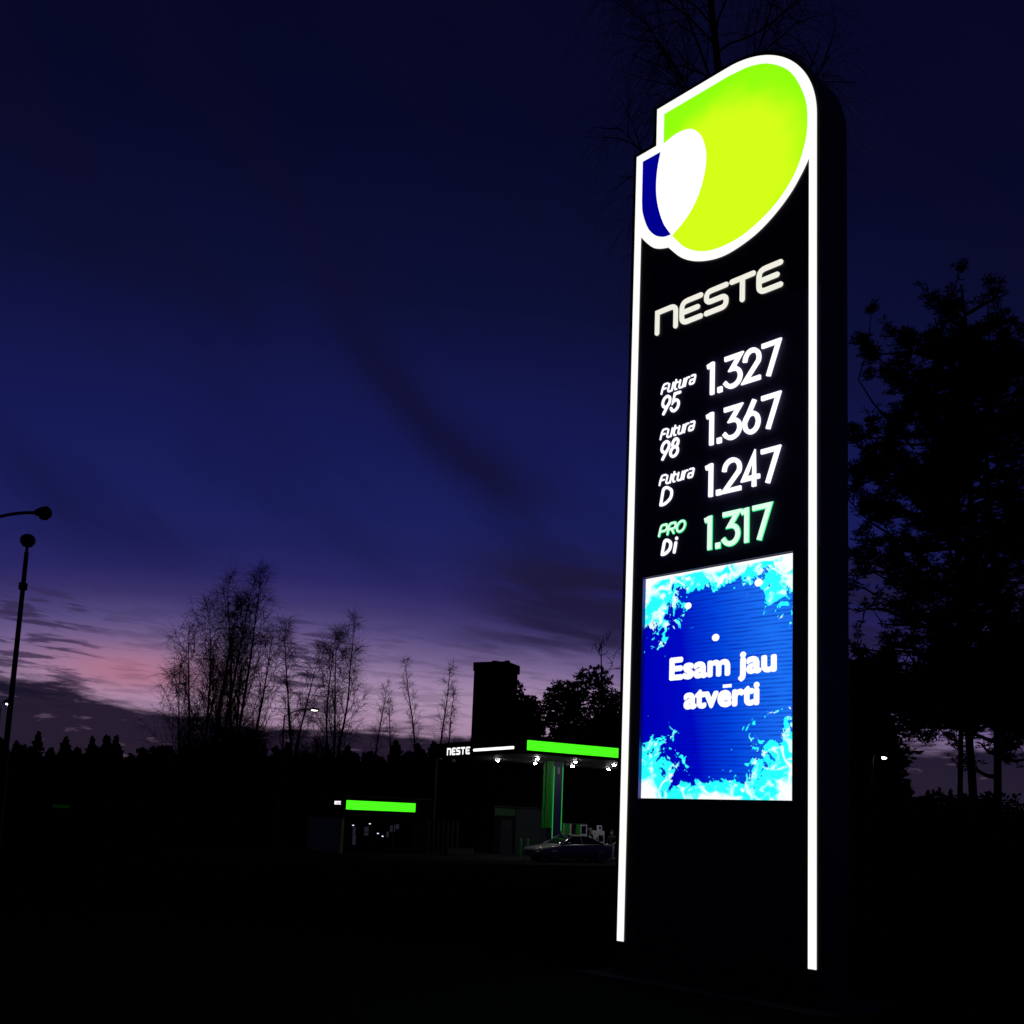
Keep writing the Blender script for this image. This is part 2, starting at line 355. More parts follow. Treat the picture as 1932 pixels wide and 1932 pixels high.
gl = [(0.385, 9.45), (0.325, 9.18), (0.312, 8.93), (0.345, 8.70), (0.43, 8.45), (0.545, 8.262)]
glb = [(0.545, 8.262), (0.745, 8.03), (0.985, 7.89), (1.25, 7.845), (1.55, 7.885), (1.88, 8.045), (2.11, 8.28), (2.235, 8.57), (2.265, 8.85), (2.225, 9.12), (2.07, 9.46), (1.83, 9.69), (1.58, 9.80), (1.30, 9.835)]
plate('logo_green_shape', [(0.405, 9.832), (0.405, 9.45)] + catmull(gl, 6)[1:] + catmull(glb, 6)[1:], -0.017, -0.0131, gm, py)
bl = [(0.10, 8.86), (0.12, 8.70), (0.20, 8.49), (0.31, 8.355), (0.43, 8.288), (0.535, 8.272)]
blp = [(0.098, 9.375), (0.375, 9.375)] + [p for p in catmull(gl, 6)[1:-1]][2:] + [(0.535, 8.272)] + catmull(bl, 6)[::-1][1:]
plate('logo_blue_shape', blp, -0.0165, -0.0131, BLUE_E, py)
lens_r = [(0.405, 9.452), (0.60, 9.49), (0.80, 9.445), (0.945, 9.28), (1.012, 9.03), (0.985, 8.78), (0.90, 8.56), (0.76, 8.385), (0.56, 8.25)]
plate('logo_white_lens', catmull(gl, 6)[:-1] + catmull(lens_r, 6)[::-1][:-1], -0.021, -0.0172, emit('lit_white_lens', (1, 1, 1), 1.1), py)
# brand lettering
def word(spec, m, z0, z1, w, y0, y1, shear=0.0, name='letter'):
    for ch, a, b in spec:
        me = glyph(ch, a, b, z0, z1, w, y0, y1, shear); link(name, me, m, py)
word([('n', 0.335, 0.652), ('E', 0.680, 0.992), ('S', 1.010, 1.322), ('T', 1.338, 1.660), ('E', 1.674, 1.985)], CREAM_E, 7.115, 7.415, 0.056, -0.016, -0.001)
# LED rows
def price(s, z0, xsx, m, back=None):
    z1 = z0 + 0.368
    for ch, (a, b) in zip(s, xsx):
        if ch == '.':
            for (g, mm, y) in ((0.0, m, -0.026),) + (((0.007, back, -0.010),) if back else ()):
                plate('led_point', [(a - g, z0 - g), (a - g, z0 + 0.058 + g), (b + g, z0 + 0.058 + g), (b + g, z0 - g)], y, -0.001, mm, py)
            continue
        link('led_digit', glyph(ch, a, b, z0, z1, 0.046, -0.026, -0.001, 0, 'flat'), m, py)
        if back: link('led_digit_halo', glyph(ch, a - 0.007, b + 0.007, z0 - 0.007, z1 + 0.007, 0.062, -0.010, -0.001, 0, 'flat'), back, py)  # wider glowing copy behind the digit stands in for its green halo
X4 = [(1.066, 1.158), (1.208, 1.262), (1.282, 1.514), (1.522, 1.736), (1.744, 1.968)]
price('1.327', 6.188, X4, LED_E); price('1.367', 5.624, X4, LED_E); price('1.247', 5.056, X4, LED_E)
price('1.317', 4.484, [(1.064, 1.154), (1.208, 1.262), (1.284, 1.506), (1.516, 1.606), (1.650, 1.872)], LEDC_E, LEDG_E)
FX = [('F', 0.432, 0.512), ('u', 0.520, 0.595), ('t', 0.596, 0.660), ('u', 0.672, 0.745), ('r', 0.756, 0.812), ('a', 0.816, 0.894)]
for z in (6.386, 5.856, 5.326): word(FX, LED_E, z, z + 0.120, 0.018, -0.012, -0.001, 0.25, 'led_letter')
word([('9', 0.425, 0.560), ('5', 0.562, 0.690)], LED_E, 6.136, 6.360, 0.031, -0.012, -0.001, 0.16, 'led_letter')
word([('9', 0.425, 0.560), ('8', 0.562, 0.690)], LED_E, 5.610, 5.834, 0.031, -0.012, -0.001, 0.16, 'led_letter')
word([('D', 0.448, 0.610)], LED_E, 5.088, 5.304, 0.032, -0.012, -0.001, 0.18, 'led_letter')
word([('P', 0.440, 0.548), ('R', 0.556, 0.664), ('O', 0.672, 0.792)], LEDC_E, 4.745, 4.878, 0.020, -0.014, -0.001, 0.25, 'led_letter')
word([('P', 0.434, 0.554), ('R', 0.550, 0.670), ('O', 0.666, 0.798)], LEDG_E, 4.737, 4.884, 0.032, -0.009, -0.001, 0.25, 'led_letter_halo')
word([('D', 0.480, 0.612), ('i', 0.632, 0.690)], LED_E, 4.522, 4.706, 0.034, -0.012, -0.001, 0.20, 'led_letter')
# message screen, set 5 cm back in its opening
sm = bpy.data.materials.new('message_screen_picture'); sm.use_nodes = True; sm.node_tree.nodes.clear(); S = NT(sm.node_tree)
sco = S.n('ShaderNodeTexCoord').outputs['Object']; ux, uy, uz = S.sep(sco)
s_ = S.m('DIVIDE', S.m('SUBTRACT', ux, 0.276), 1.83); t_ = S.m('DIVIDE', S.m('SUBTRACT', 4.31, uz), 2.415)
blue = S.ramp(S.m('ADD', s_, S.m('MULTIPLY', S.m('SUBTRACT', 0.5, t_), 0.25)), [(0.0, lin((0, 0, 182))), (0.30, lin((0, 10, 196))), (0.55, lin((0, 66, 222))), (0.9, lin((28, 114, 248)))])
wv = S.m('SINE', S.m('ADD', S.m('MULTIPLY', uz, 148.0), S.m('ADD', S.m('MULTIPLY', ux, 2.2), S.m('MULTIPLY', S.noise(sco, 1.5, 2), 3.0))))
fade = S.m('MULTIPLY', S.ss(s_, 0.12, 0.42), S.m('ADD', 0.55, S.m('MULTIPLY', S.noise(sco, 3.0, 3), 0.9)))
blue = S.mix(S.m('MULTIPLY', S.m('MULTIPLY', S.m('MULTIPLY', S.ss(wv, -0.3, 0.9), S.ss(S.noise(S.comb(S.m('MULTIPLY', ux, 3.0), S.m('MULTIPLY', uz, 22.0), 0.0), 1.0, 3), 0.30, 0.62)), fade), 0.55), blue, lin((0, 0, 150)))
def corner_d(cx, cz, ax, azz):
    a = S.m('MULTIPLY', S.m('SUBTRACT', s_, cx), ax); b = S.m('MULTIPLY', S.m('SUBTRACT', t_, cz), azz)
    return S.m('SUBTRACT', 1.0, S.m('SQRT', S.m('ADD', S.m('MULTIPLY', a, a), S.m('MULTIPLY', b, b))))
fld = corner_d(0, 0, 2.9, 3.0)
for c in ((1, 0, 2.9, 3.9), (0, 1, 3.2, 3.4), (1, 1, 2.5, 3.2), (0.5, 0, 1.15, 8.5), (0.48, 1, 1.3, 11.5)): fld = S.m('MAXIMUM', fld, corner_d(*c))
sv = S.comb(S.m('MULTIPLY', ux, 1.0), S.m('MULTIPLY', uz, 1.0), 0.0)
nA = S.noise(sv, 4.8, 3, 0.6, 0.9); nB = S.noise(sv, 13.0, 3, 0.6, 1.2)
fz = S.m('ADD', fld, S.m('ADD', S.m('MULTIPLY', S.m('SUBTRACT', nA, 0.5), 2.1), S.m('MULTIPLY', S.m('SUBTRACT', nB, 0.5), 0.75)))
ice = S.ss(fz, 0.14, 0.20)
nC = S.noise(sv, 1.7, 2, 0.5, 0.5); nD = S.noise(sv, 4.5, 2, 0.5, 0.6)
vein = S.m('MULTIPLY', S.m('MULTIPLY', S.ss(S.m('ABSOLUTE', S.m('SUBTRACT', nC, 0.5)), 0.022, 0.008), S.ss(fz, 0.25, 0.5)), 0.9)
edge = S.ss(S.m('ADD', S.m('MAXIMUM', fld, S.m('MULTIPLY', S.ss(t_, 0.05, 0.0), 0.95)), S.m('MULTIPLY', S.m('SUBTRACT', nD, 0.5), 0.9)), 0.66, 0.86)
wht = S.m('MAXIMUM', S.m('MAXIMUM', edge, S.m('MULTIPLY', S.ss(S.noise(sv, 7.0, 3, 0.55, 0.8), 0.52, 0.66), S.m('MULTIPLY', ice, 0.75))), S.ss(S.m('ADD', fz, S.m('MULTIPLY', S.m('SUBTRACT', nD, 0.5), 2.4)), 0.80, 1.10)); wht = S.m('MAXIMUM', wht, vein)
pic = S.mix(ice, blue, lin((40, 255, 255))); pic = S.mix(wht, pic, (1, 1, 1))
se = S.n('ShaderNodeEmission'); S.L.new(pic, se.inputs['Color']); se.inputs['Strength'].default_value = 1.0
S.L.new(se.outputs[0], S.n('ShaderNodeOutputMaterial').inputs['Surface'])
scr = plate('message_screen', [(OX0 + 0.004, OZ0 + 0.004), (OX0 + 0.004, OZ1 - 0.004), (OX1 + 0.03, OZ1 - 0.004), (OX1 + 0.03, OZ0 + 0.004)], 0.050, 0.0555, sm, py)
REV = mat('reveal_screen_spill', (0.05, 0.06, 0.50), 0.5, 0, 0.1, 3)  # blue light spilling from the screen is put into this base colour
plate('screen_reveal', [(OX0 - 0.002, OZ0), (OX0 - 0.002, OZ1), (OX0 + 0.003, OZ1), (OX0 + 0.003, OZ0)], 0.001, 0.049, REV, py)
TXT_E = emit('screen_text_white', (1, 1, 1), 1.1)
def screen_text(s, x0, x1, zbase, hcap, bold):
    c = bpy.data.curves.new('screen_text', 'FONT'); c.body = s; c.size = 1; c.offset = bold; c.extrude = 0.0; c.resolution_u = 3
    tmp = bpy.data.objects.new('tmp', c); COL.objects.link(tmp); dg = bpy.context.evaluated_depsgraph_get()
    me = bpy.data.meshes.new_from_object(tmp.evaluated_get(dg)); bpy.data.objects.remove(tmp)
    co = np.array([v.co[:] for v in me.vertices]); lo, hi = co[:, 0].min(), co[:, 0].max()
    k = (x1 - x0) / (hi - lo); kz = hcap / 0.729
    for v in me.vertices: v.co = (x0 + (v.co.x - lo) * k, 0.044, zbase + v.co.y * kz)
    bm = bmesh.new(); bm.from_mesh(me); src = bm.copy()
    for q in range(9):                                   # stroke thickened like a heavy bold face
        b2 = src.copy()
        for v in b2.verts: v.co.x += 0.017 * math.cos(q * 0.698); v.co.z += 0.017 * math.sin(q * 0.698); v.co.y -= 0.0003 * (q + 1)
        tm = bpy.data.meshes.new('t'); b2.to_mesh(tm); bm.from_mesh(tm); b2.free(); bpy.data.meshes.remove(tm)
    bm.to_mesh(me); bm.free(); src.free()
    me.name = 'screen_text'; me.materials.clear(); return link('screen_text', me, TXT_E, scr)
screen_text('Esam jau', 0.608, 1.890, 3.160, 0.230, 0.0); screen_text('atverti', 0.804, 1.698, 2.840, 0.230, 0.0)
plate('screen_text', [(1.280, 3.022), (1.280, 3.056), (1.385, 3.056), (1.385, 3.022)], 0.041, 0.0445, TXT_E, None).parent = scr
def dot(cx, cz, r):
    plate('snow_dot', arc(cx, cz, r, r * 0.85, 0, 345, 22), 0.045, 0.049, TXT_E, None).parent = scr
dot(1.18, 3.556, 0.045); dot(1.690, 4.066, 0.046); dot(0.823, 3.936, 0.042)
# footing
box('footing', CONC, py, -0.35, 2.72, -0.30, 0.85, -0.15, 0.02, 0.02)
for x in (0.25, 1.18, 2.1): box('service_hatch_bolt', STEEL, py, x, x + 0.03, -0.006, -0.0005, 0.22, 0.25)

# ------------------------------------------------------------------ trees
def tubes(paths, sides=4):
    """paths: list of (points Nx3, radii N) -> verts, faces (numpy)"""
    V, F, base = [], [], 0
    ang = np.arange(sides) * 2 * np.pi / sides; ca, sa = np.cos(ang), np.sin(ang)
    for P, rad in paths:
        P = np.asarray(P); n = len(P)
        T = np.gradient(P, axis=0); T /= np.linalg.norm(T, axis=1)[:, None] + 1e-9
        ref = np.where(np.abs(T[:, 2:3]) > 0.9, np.array([[1., 0, 0]]), np.array([[0, 0, 1.]]))
        a = np.cross(T, ref); a /= np.linalg.norm(a, axis=1)[:, None] + 1e-9; b = np.cross(T, a)
        ring = P[:, None, :] + (a[:, None, :] * ca[None, :, None] + b[:, None, :] * sa[None, :, None]) * np.asarray(rad)[:, None, None]
        V.append(ring.reshape(-1, 3))
        i = np.arange(n - 1)[:, None] * sides + base; k = np.arange(sides)[None, :]; k2 = (k + 1) % sides
        F.append(np.stack([i + k, i + k2, i + sides + k2, i + sides + k], -1).reshape(-1, 4)); base += n * sides
    return np.concatenate(V), np.concatenate(F)
def np_mesh(name, V, F, smooth=False):
    V = np.asarray(V, np.float32); F = np.asarray(F, np.int32); k = F.shape[1]
    me = bpy.data.meshes.new(name); me.vertices.add(len(V)); me.vertices.foreach_set('co', V.ravel())
    me.loops.add(F.size); me.loops.foreach_set('vertex_index', F.ravel())
    me.polygons.add(len(F)); me.polygons.foreach_set('loop_start', np.arange(0, F.size, k, dtype=np.int32))
    me.polygons.foreach_set('loop_total', np.full(len(F), k, np.int32)); me.update(calc_edges=True)
    if smooth: me.polygons.foreach_set('use_smooth', [True] * len(me.polygons))
    return me
def grow(rng, p, d, L, r0, r1, nseg, wob, bend):
    P = [np.array(p, float)]; d = np.array(d, float); d /= np.linalg.norm(d)
    for i in range(nseg):
        d = d + rng.normal(0, wob, 3) + np.array([0, 0, bend]); d /= np.linalg.norm(d)
        P.append(P[-1] + d * L / nseg)
    return np.array(P), np.linspace(r0, r1, nseg + 1)
def at(P, u):
    f = u * (len(P) - 1); i = min(int(f), len(P) - 2); return P[i] + (P[i + 1] - P[i]) * (f - i), P[i + 1] - P[i]
def bare_tree(seed, h, r0, start, n1, len1, up1, n2, n3, bend1, bend3, stems=1, twig=0.012, twl=0.9, lean=0.02):
    rng = np.random.default_rng(seed); trunk, br = [], []
    for s in range(stems):
        d0 = np.array([rng.normal(0, lean + 0.05 * (stems > 1)), rng.normal(0, lean + 0.05 * (stems > 1)), 1])
        hs = h * (1 if s == 0 else rng.uniform(0.75, 0.95))
        T, tr = grow(rng, rng.normal(0, 0.15 * (stems > 1), 3) * [1, 1, 0], d0, hs, r0, 0.02, 12, 0.035, 0.06); tr = r0 * (1 - np.linspace(0, 1, 13)) ** 0.9 + 0.018
        trunk.append((T, tr))
        for i in range(n1):
            u = start + (0.98 - start) * (i + rng.uniform(0, 1)) / n1
            p, td = at(T, u); td = td / np.linalg.norm(td)
            a = i * 2.4 + rng.uniform(-0.5, 0.5); prof = (1 - ((u - start) / (1 - start))) ** 0.75 * (0.72 + 0.28 * min(1, (u - start) / 0.2))
            L = len1 * (0.25 + 0.85 * prof) * rng.uniform(0.7, 1.15)
            d = np.array([math.cos(a), math.sin(a), 0]) * (1 - up1) + td * up1 * rng.uniform(0.8, 1.3)
            rb = max(0.018, r0 * 0.36 * (1 - u) + 0.012)
            B, bR = grow(rng, p, d, L, rb, 0.010, 7, 0.10, bend1); br.append((B, bR))
            for j in range(n2):
                v = 0.2 + 0.78 * (j + rng.uniform(0, 1)) / n2; q, bd = at(B, v); bd = bd / np.linalg.norm(bd)
                d2 = bd * 0.8 + rng.normal(0, 0.5, 3) + np.array([0, 0, up1 * 0.35]); L2 = L * (0.5 - 0.28 * v) * rng.uniform(0.7, 1.3) + 0.25
                C, cR = grow(rng, q, d2, L2, max(twig, rb * 0.45), twig * 0.8, 5, 0.14, bend1 * 0.6 + bend3 * 0.3); br.append((C, cR))
                for k in range(n3):
                    w, cd = at(C, rng.uniform(0.2, 1.0)); cd = cd / np.linalg.norm(cd)
                    D, dR = grow(rng, w, cd * 0.7 + rng.normal(0, 0.55, 3), twl * rng.uniform(0.45, 1.2), twig * 0.8, twig * 0.45, 4, 0.10, bend3); br.append((D, dR))
    return trunk, br
def make_bare(name, label, cat, loc, args, group=None, rotz=0.0):
    trunk, br = bare_tree(**args); o = thing(name, label, cat, loc, rotz, group)
    link('trunk', np_mesh('trunk', *tubes(trunk, 7), True), BARK, o)
    link('crown', np_mesh('crown', *tubes(br, 3)), TWIG, o); return o
def dup(root, loc, rotz, sc, label=None):
    r = root.copy(); COL.objects.link(r); r.location = loc; r.rotation_euler = (0, 0, rotz); r.scale = sc
    if label: r['label'] = label
    for ch in [c for c in bpy.data.objects if c.parent == root]:
        c = ch.copy(); COL.objects.link(c); c.parent = r
    return r
BIRCH = dict(start=0.14, n1=30, up1=0.60, n2=7, n3=6, bend1=0.09, bend3=-0.13, twig=0.0135, twl=1.5, lean=0.012)
far_b = [  # x, y, height, spread, stems, seed, label
 (-27.9, 88, 16.8, 3.4, 3, 11, 'lowest leftmost bare birch at the edge of the big clump'),
 (-27.0, 92, 19.8, 3.6, 1, 12, 'bare tree second from left in the big clump'),
 (-26.0, 90, 21.3, 3.4, 3, 13, 'bare forked tree in the middle of the big clump'),
 (-25.2, 94, 23.2, 3.4, 1, 14, 'tallest bare tree of the big clump against the pink sky'),
 (-23.6, 90, 21.8, 3.6, 3, 15, 'bare tree on the right edge of the big clump'),
 (-20.7, 100, 20.4, 2.6, 2, 16, 'slim straight bare birch left in the pair beyond the lit street lamp'),
 (-17.6, 101, 20.8, 3.0, 3, 17, 'spreading bare birch right in the pair beyond the lit street lamp'),
 (-16.6, 120, 17.4, 1.8, 1, 18, 'small thin bare birch just right of the spreading pair'),
 (-14.6, 126, 16.2, 1.4, 1, 19, 'faint slender bare tree midway between the birch pair and the tower'),
 (-9.5, 110, 18.6, 1.6, 1, 20, 'narrow bare tree left of the twin stems near the dark tower'),
 (-7.8, 112, 18.8, 1.5, 1, 21, 'narrow bare tree nearer the dark tower of the twin stems'),
 (-6.6, 116, 16.4, 1.2, 1, 22, 'shortest thin bare tree closest to the dark tower'),
]
for x, y, h, sp, st, sd, lb_ in far_b:
    a = dict(BIRCH); a.update(seed=sd, h=h + 0.5, r0=0.07 + 0.0045 * h, len1=sp * 1.35, stems=st)
    if st > 1: a['n1'] = 20; a['lean'] = 0.05
    if x < -22: a['n3'] = 8; a['len1'] = sp * 1.5; a['up1'] = 0.66
    if -21.5 < x < -17: a['n3'] = 8; a['n2'] = 8
    if sp < 2.0: a['n1'] = 30; a['n2'] = 4; a['twl'] = 0.9
    make_bare('birch_tree', lb_, 'tree', (x, y, GZ), a, 'bare trees on the skyline')
for i, (x, y, h, lb_) in enumerate([(-28.4, 93, 7.0, 'low bare thicket bush left of the big clump'), (-27.2, 95, 8.6, 'low bare thicket bush under the left of the big clump'), (-25.4, 93, 9.0, 'low bare thicket bush under the middle of the big clump'),
                                   (-23.6, 94, 8.6, 'low bare thicket bush under the right of the big clump'), (-19.0, 98, 8.0, 'low bare thicket bush beneath the birch pair')]):
    make_bare('thicket_bush', lb_, 'bush', (x, y, GZ), dict(seed=200 + i, h=h, r0=0.07, start=0.05, n1=18, len1=3.6, up1=0.62, n2=6, n3=6, bend1=0.10, bend3=-0.05, stems=6, twig=0.022, twl=1.2, lean=0.16), 'bare thicket bushes')
# tall weeping birch right behind the pylon
make_bare('weeping_birch', 'tall bare weeping birch behind the top of the price pylon', 'tree', (5.25, 22, 0),
          dict(seed=5, h=24.0, r0=0.26, start=0.60, n1=34, len1=4.4, up1=0.50, n2=9, n3=11, bend1=0.04, bend3=-0.34, twig=0.0042, twl=1.7))
# dead snag with bare cross branches
make_bare('dead_tree', 'dead bare trunk with crossing branches above the dark trees left of pylon', 'tree', (7.10, 84, GZ),
          dict(seed=31, h=17.2, r0=0.26, start=0.62, n1=9, len1=3.0, up1=0.40, n2=3, n3=2, bend1=0.05, bend3=0.0, twig=0.03, twl=0.8))

def spruce_mesh(seed, h=10.0, rad=2.2, tiers=17):
    rng = np.random.default_rng(seed); V, F = [], []
    def tri(a, b, c): i = len(V); V.extend((a, b, c)); F.append((i, i + 1, i + 2))
    for k in range(330):
        u = rng.uniform(0, 1) ** 0.8; z = h * (0.02 + 0.95 * u); r = rad * (1 - u) ** 0.8 + 0.12
        a = rng.uniform(0, 2 * math.pi); L = r * rng.uniform(0.55, 1.25) * (0.85 + 0.3 * math.sin(2.1 * a + 5 * u + seed)); dr = rng.uniform(0.05, 0.55)
        d = np.array([math.cos(a), math.sin(a), 0]); s = np.array([-d[1], d[0], 0])
        p0 = np.array([0, 0, z + 0.15]); p1 = d * L * 0.6 + [0, 0, z - dr * L * 0.45]; p2 = d * L + [0, 0, z - dr * L * 0.35]
        w = 0.28 * L + 0.08
        tri(p0, p1 + s * w - [0, 0, 0.3], p2); tri(p0, p2, p1 - s * w - [0, 0, 0.3])
        for q in range(4):
            v = rng.uniform(0.3, 1.0); c = p0 + (p2 - p0) * v; sd = 1 if q % 2 else -1
            e = c + s * sd * L * rng.uniform(0.15, 0.4) + d * L * rng.uniform(0.0, 0.2) + [0, 0, rng.uniform(-0.6, 0.25)]
            tri(c + d * 0.14 + [0, 0, 0.1], c - d * 0.14 - [0, 0, 0.15], e)
    for k in range(9):
        a0 = k * 2 * math.pi / 9; a1 = a0 + 2 * math.pi / 9; tri(np.array([math.cos(a0) * rad * 0.55, math.sin(a0) * rad * 0.55, 0.1]), np.array([math.cos(a1) * rad * 0.55, math.sin(a1) * rad * 0.55, 0.1]), np.array([0, 0, h * 0.80]))
    tri(np.array([-0.05, 0, h * 0.93]), np.array([0.05, 0, h * 0.93]), np.array([0, 0, h])); tri(np.array([0, -0.05, h * 0.93]), np.array([0, 0.05, h * 0.93]), np.array([0, 0, h]))
    return np_mesh('crown', np.array(V), np.array(F))
tr_me = np_mesh('trunk', *tubes([(np.array([[0, 0, 0], [0, 0, 4.], [0, 0, 9.6]]), np.array([0.16, 0.10, 0.02]))], 6))
protos = []
SG = 'spruces of the far dark treeline'
rng = random.Random(3)
k = 0
spots = []
x = -80.0
while x < 62:
    spots.append((x, 128 + rng.uniform(-7, 7), rng.uniform(0.80, 1.04))); x += rng.uniform(0.8, 1.7)
x = -80.0
while x < 66:
    spots.append((x, 141 + rng.uniform(-3, 3), rng.uniform(0.84, 1.02))); x += rng.uniform(1.5, 2.2)
def spruce_label(x, y):
    r = x / y
    row = 'front row' if y < 136 else 'rear row'
    if r < -0.44: w_ = 'beside the left lamp pole'
    elif r < -0.34: w_ = 'left of the big bare clump'
    elif r < -0.24: w_ = 'below the big bare clump'
    elif r < -0.15: w_ = 'below the birch pair'
    elif r < -0.04: w_ = 'between birch pair and tower'
    elif r < 0.12: w_ = 'behind the station canopy'
    elif r < 0.36: w_ = 'behind the price pylon'
    else: w_ = 'under the pines on the right'
    return 'dark far spruce in the ' + row + ' of the treeline, ' + w_
spots = [p for p in spots if p[0] / p[1] < 0.11 or p[0] / p[1] > 0.40 or p[1] > 136]
for x, y, s in spots:
    if x < -46: s *= 1.0
    elif x < -18: s *= 1.02
    else: s *= 1.06
    if x > 18: s *= 0.70
    wd = 1.25 if y < 136 else 2.1
    if len(protos) < 5:
        o = thing('spruce_tree', spruce_label(x, y), 'tree', (x, y, GZ), rng.uniform(0, 6), SG)
        link('trunk', tr_me, BARK, o); link('crown', spruce_mesh(100 + len(protos), 10, rng.uniform(1.9, 2.6)), NEEDLE, o); protos.append(o); o.scale = (wd * s, wd * s, s * 1.08)
    else:
        dup(protos[k % 5], (x, y, GZ), rng.uniform(0, 6), (wd * s, wd * s, s * 1.08), spruce_label(x, y)); k += 1

def tufts(rng, C, size, blades=12, flat=0.75, w=0.085):
    """needle tufts / leaf clumps: thin triangles fanning from each centre"""
    n = len(C); d = rng.normal(0, 1, (n, blades, 3)); d[..., 2] = np.abs(d[..., 2]) * flat + d[..., 2] * 0.3
    d /= np.linalg.norm(d, axis=2)[..., None]; L = size * rng.uniform(0.55, 1.2, (n, blades, 1))
    s = np.cross(d, rng.normal(0, 1, (n, blades, 3))); s /= np.linalg.norm(s, axis=2)[..., None] + 1e-9
    c = C[:, None, :]; a = c + d * L * 0.1; m1 = c + d * L * 0.55 + s * L * w; m2 = c + d * L * 0.55 - s * L * w; e = c + d * L
    V = np.stack([a, m1, e, m2], 2).reshape(-1, 3); F = np.arange(len(V)).reshape(-1, 4); return V, F
def pine(name, label, loc, seed, h, r0, limbs, size=0.13, blades=13, extra=None, step=0.10, rotz=0.0, lean=(0, 0)):
    """limbs: list of (z0, z1, count, length, density)"""
    rng = np.random.default_rng(seed); o = thing(name, label, 'tree', loc, rotz)
    T, tr = grow(rng, (0, 0, -0.1), (lean[0], lean[1], 1), h, r0, 0.03, 14, 0.03, 0.05); tr = r0 * (1 - np.linspace(0, 1, 15)) ** 0.8 + 0.02
    link('trunk', np_mesh('trunk', *tubes([(T, tr)], 8), True), BARK, o)
    br, C = [], []
    def flush():
        if br:
            V, F = tubes(br, 4); link('branches', np_mesh('branches', V, F), TWIG, o); br.clear()
    for z0, z1, cnt, L0, dens in limbs:
        flush()
        for i in range(cnt):
            z = z0 + (z1 - z0) * (i + rng.uniform(0, 1)) / cnt; p, _ = at(T, min(0.99, z / h)); a = rng.uniform(0, 2 * math.pi); L = L0 * rng.uniform(0.6, 1.15) * (1 - 0.45 * max(0, (z - h * 0.7) / (h * 0.3)))
            B, bR = grow(rng, p, (math.cos(a), math.sin(a), rng.uniform(-0.05, 0.45)), L, 0.05, 0.012, 8, 0.16, 0.03); br.append((B, bR))
            for j in range(7):
                q, bd = at(B, rng.uniform(0.3, 1.0)); L2 = L * rng.uniform(0.15, 0.42)
                D, dR = grow(rng, q, bd / np.linalg.norm(bd) * 0.5 + rng.normal(0, 0.6, 3), L2, 0.016, 0.006, 5, 0.2, 0.05); br.append((D, dR))
                m_ = max(2, int(L2 / step * dens * 2))
                for kk in range(m_):
                    if rng.uniform() < dens: C.append(at(D, rng.uniform(0.35, 1.0))[0] + rng.normal(0, 0.06, 3))
    for path, m_ in (extra or []):
        flush()
        P = np.array(path, float); br.append((P, np.linspace(0.022, 0.008, len(P))))
        for kk in range(m_): C.append(P[-1] + rng.normal(0, 0.06, 3))
    flush()
    V, F = tufts(rng, np.array(C), size, blades); link('crown', np_mesh('crown', V, F), NEEDLE, o)
    return o
pine('pine_tree', 'big dark pine with dense crown right of the price pylon', (9.20, 20, 0), 41, 13.0, 0.075,
     [(6.6, 11.2, 60, 2.75, 0.9), (10.6, 12.6, 16, 1.5, 0.7), (5.5, 6.8, 12, 2.5, 0.45), (3.75, 5.1, 46, 2.4, 1.0)], size=0.13, step=0.045, blades=15,
     lean=(-0.05, 0),
     extra=[([(-1.2, 0, 9.4), (-2.0, 0.1, 10.4), (-2.3, 0.1, 10.9), (-2.10, 0.1, 11.6), (-2.02, 0.1, 12.45)], 16),
            ([(-0.2, 0.2, 11.5), (-0.35, 0.2, 12.6), (-0.1, 0.2, 13.5)], 16), ([(0.5, 0.2, 11.5), (0.45, 0.2, 12.4), (0.5, 0.2, 13.2)], 14)])
pine('pine_tree', 'thin straight pine trunk left of the pair under the dark crown', (11.28, 26, 0), 42, 13.0, 0.06,
     [(6.4, 12.6, 40, 2.4, 0.8)], size=0.13, step=0.07, blades=15)
pine('pine_tree', 'pine at the right picture edge with open ragged branches', (10.02, 21, 0), 43, 12.2, 0.075,
     [(8.6, 12, 26, 1.7, 0.8), (3.9, 5.6, 34, 2.2, 1.0), (2.9, 4.0, 5, 1.0, 0.5)], size=0.13, step=0.055, blades=15)
def broad(name, label, loc, seed, h, rx, rz, n, size, m=None, group=None, lobes=9):
    rng = np.random.default_rng(seed); o = thing(name, label, 'tree' if h > 4 else 'bush', loc, 0, group)
    T, tr = grow(rng, (0, 0, -0.1), (0, 0, 1), h * 0.8, 0.03 * h * 0.6 + 0.04, 0.03, 8, 0.04, 0.05)
    br = []
    cen = [np.array([0, 0, h - rz])] + [np.array([rng.normal(0, rx * 0.5), rng.normal(0, rx * 0.5), h - rz + rng.uniform(-0.75, 0.6) * rz]) for _ in range(lobes)]
    C = []
    for c in cen:
        p, _ = at(T, min(0.95, max(0.2, c[2] / h * 0.8))); mid = (p + c) / 2 + rng.normal(0, 0.1 * rx, 3); br.append((np.array([p, mid, c]), np.array([0.06, 0.04, 0.015]) * h / 8))
        d = rng.normal(0, 1, (n, 3)); d /= np.linalg.norm(d, axis=1)[:, None]; rr_ = rng.uniform(0.15, 1, (n, 1)) ** 0.45
        C.append(c + d * rr_ * np.array([rx * 0.5, rx * 0.5, rz * 0.42]) * rng.uniform(0.75, 1.2))
    C = np.concatenate(C); C = C[C[:, 2] > 0.05]
    link('trunk', np_mesh('trunk', *tubes([(T, tr)] + br, 6), True), BARK, o)
    V, F = tufts(rng, C, size, 7, 0.4, 0.24); link('crown', np_mesh('crown', V, F), m or LEAF, o); return o
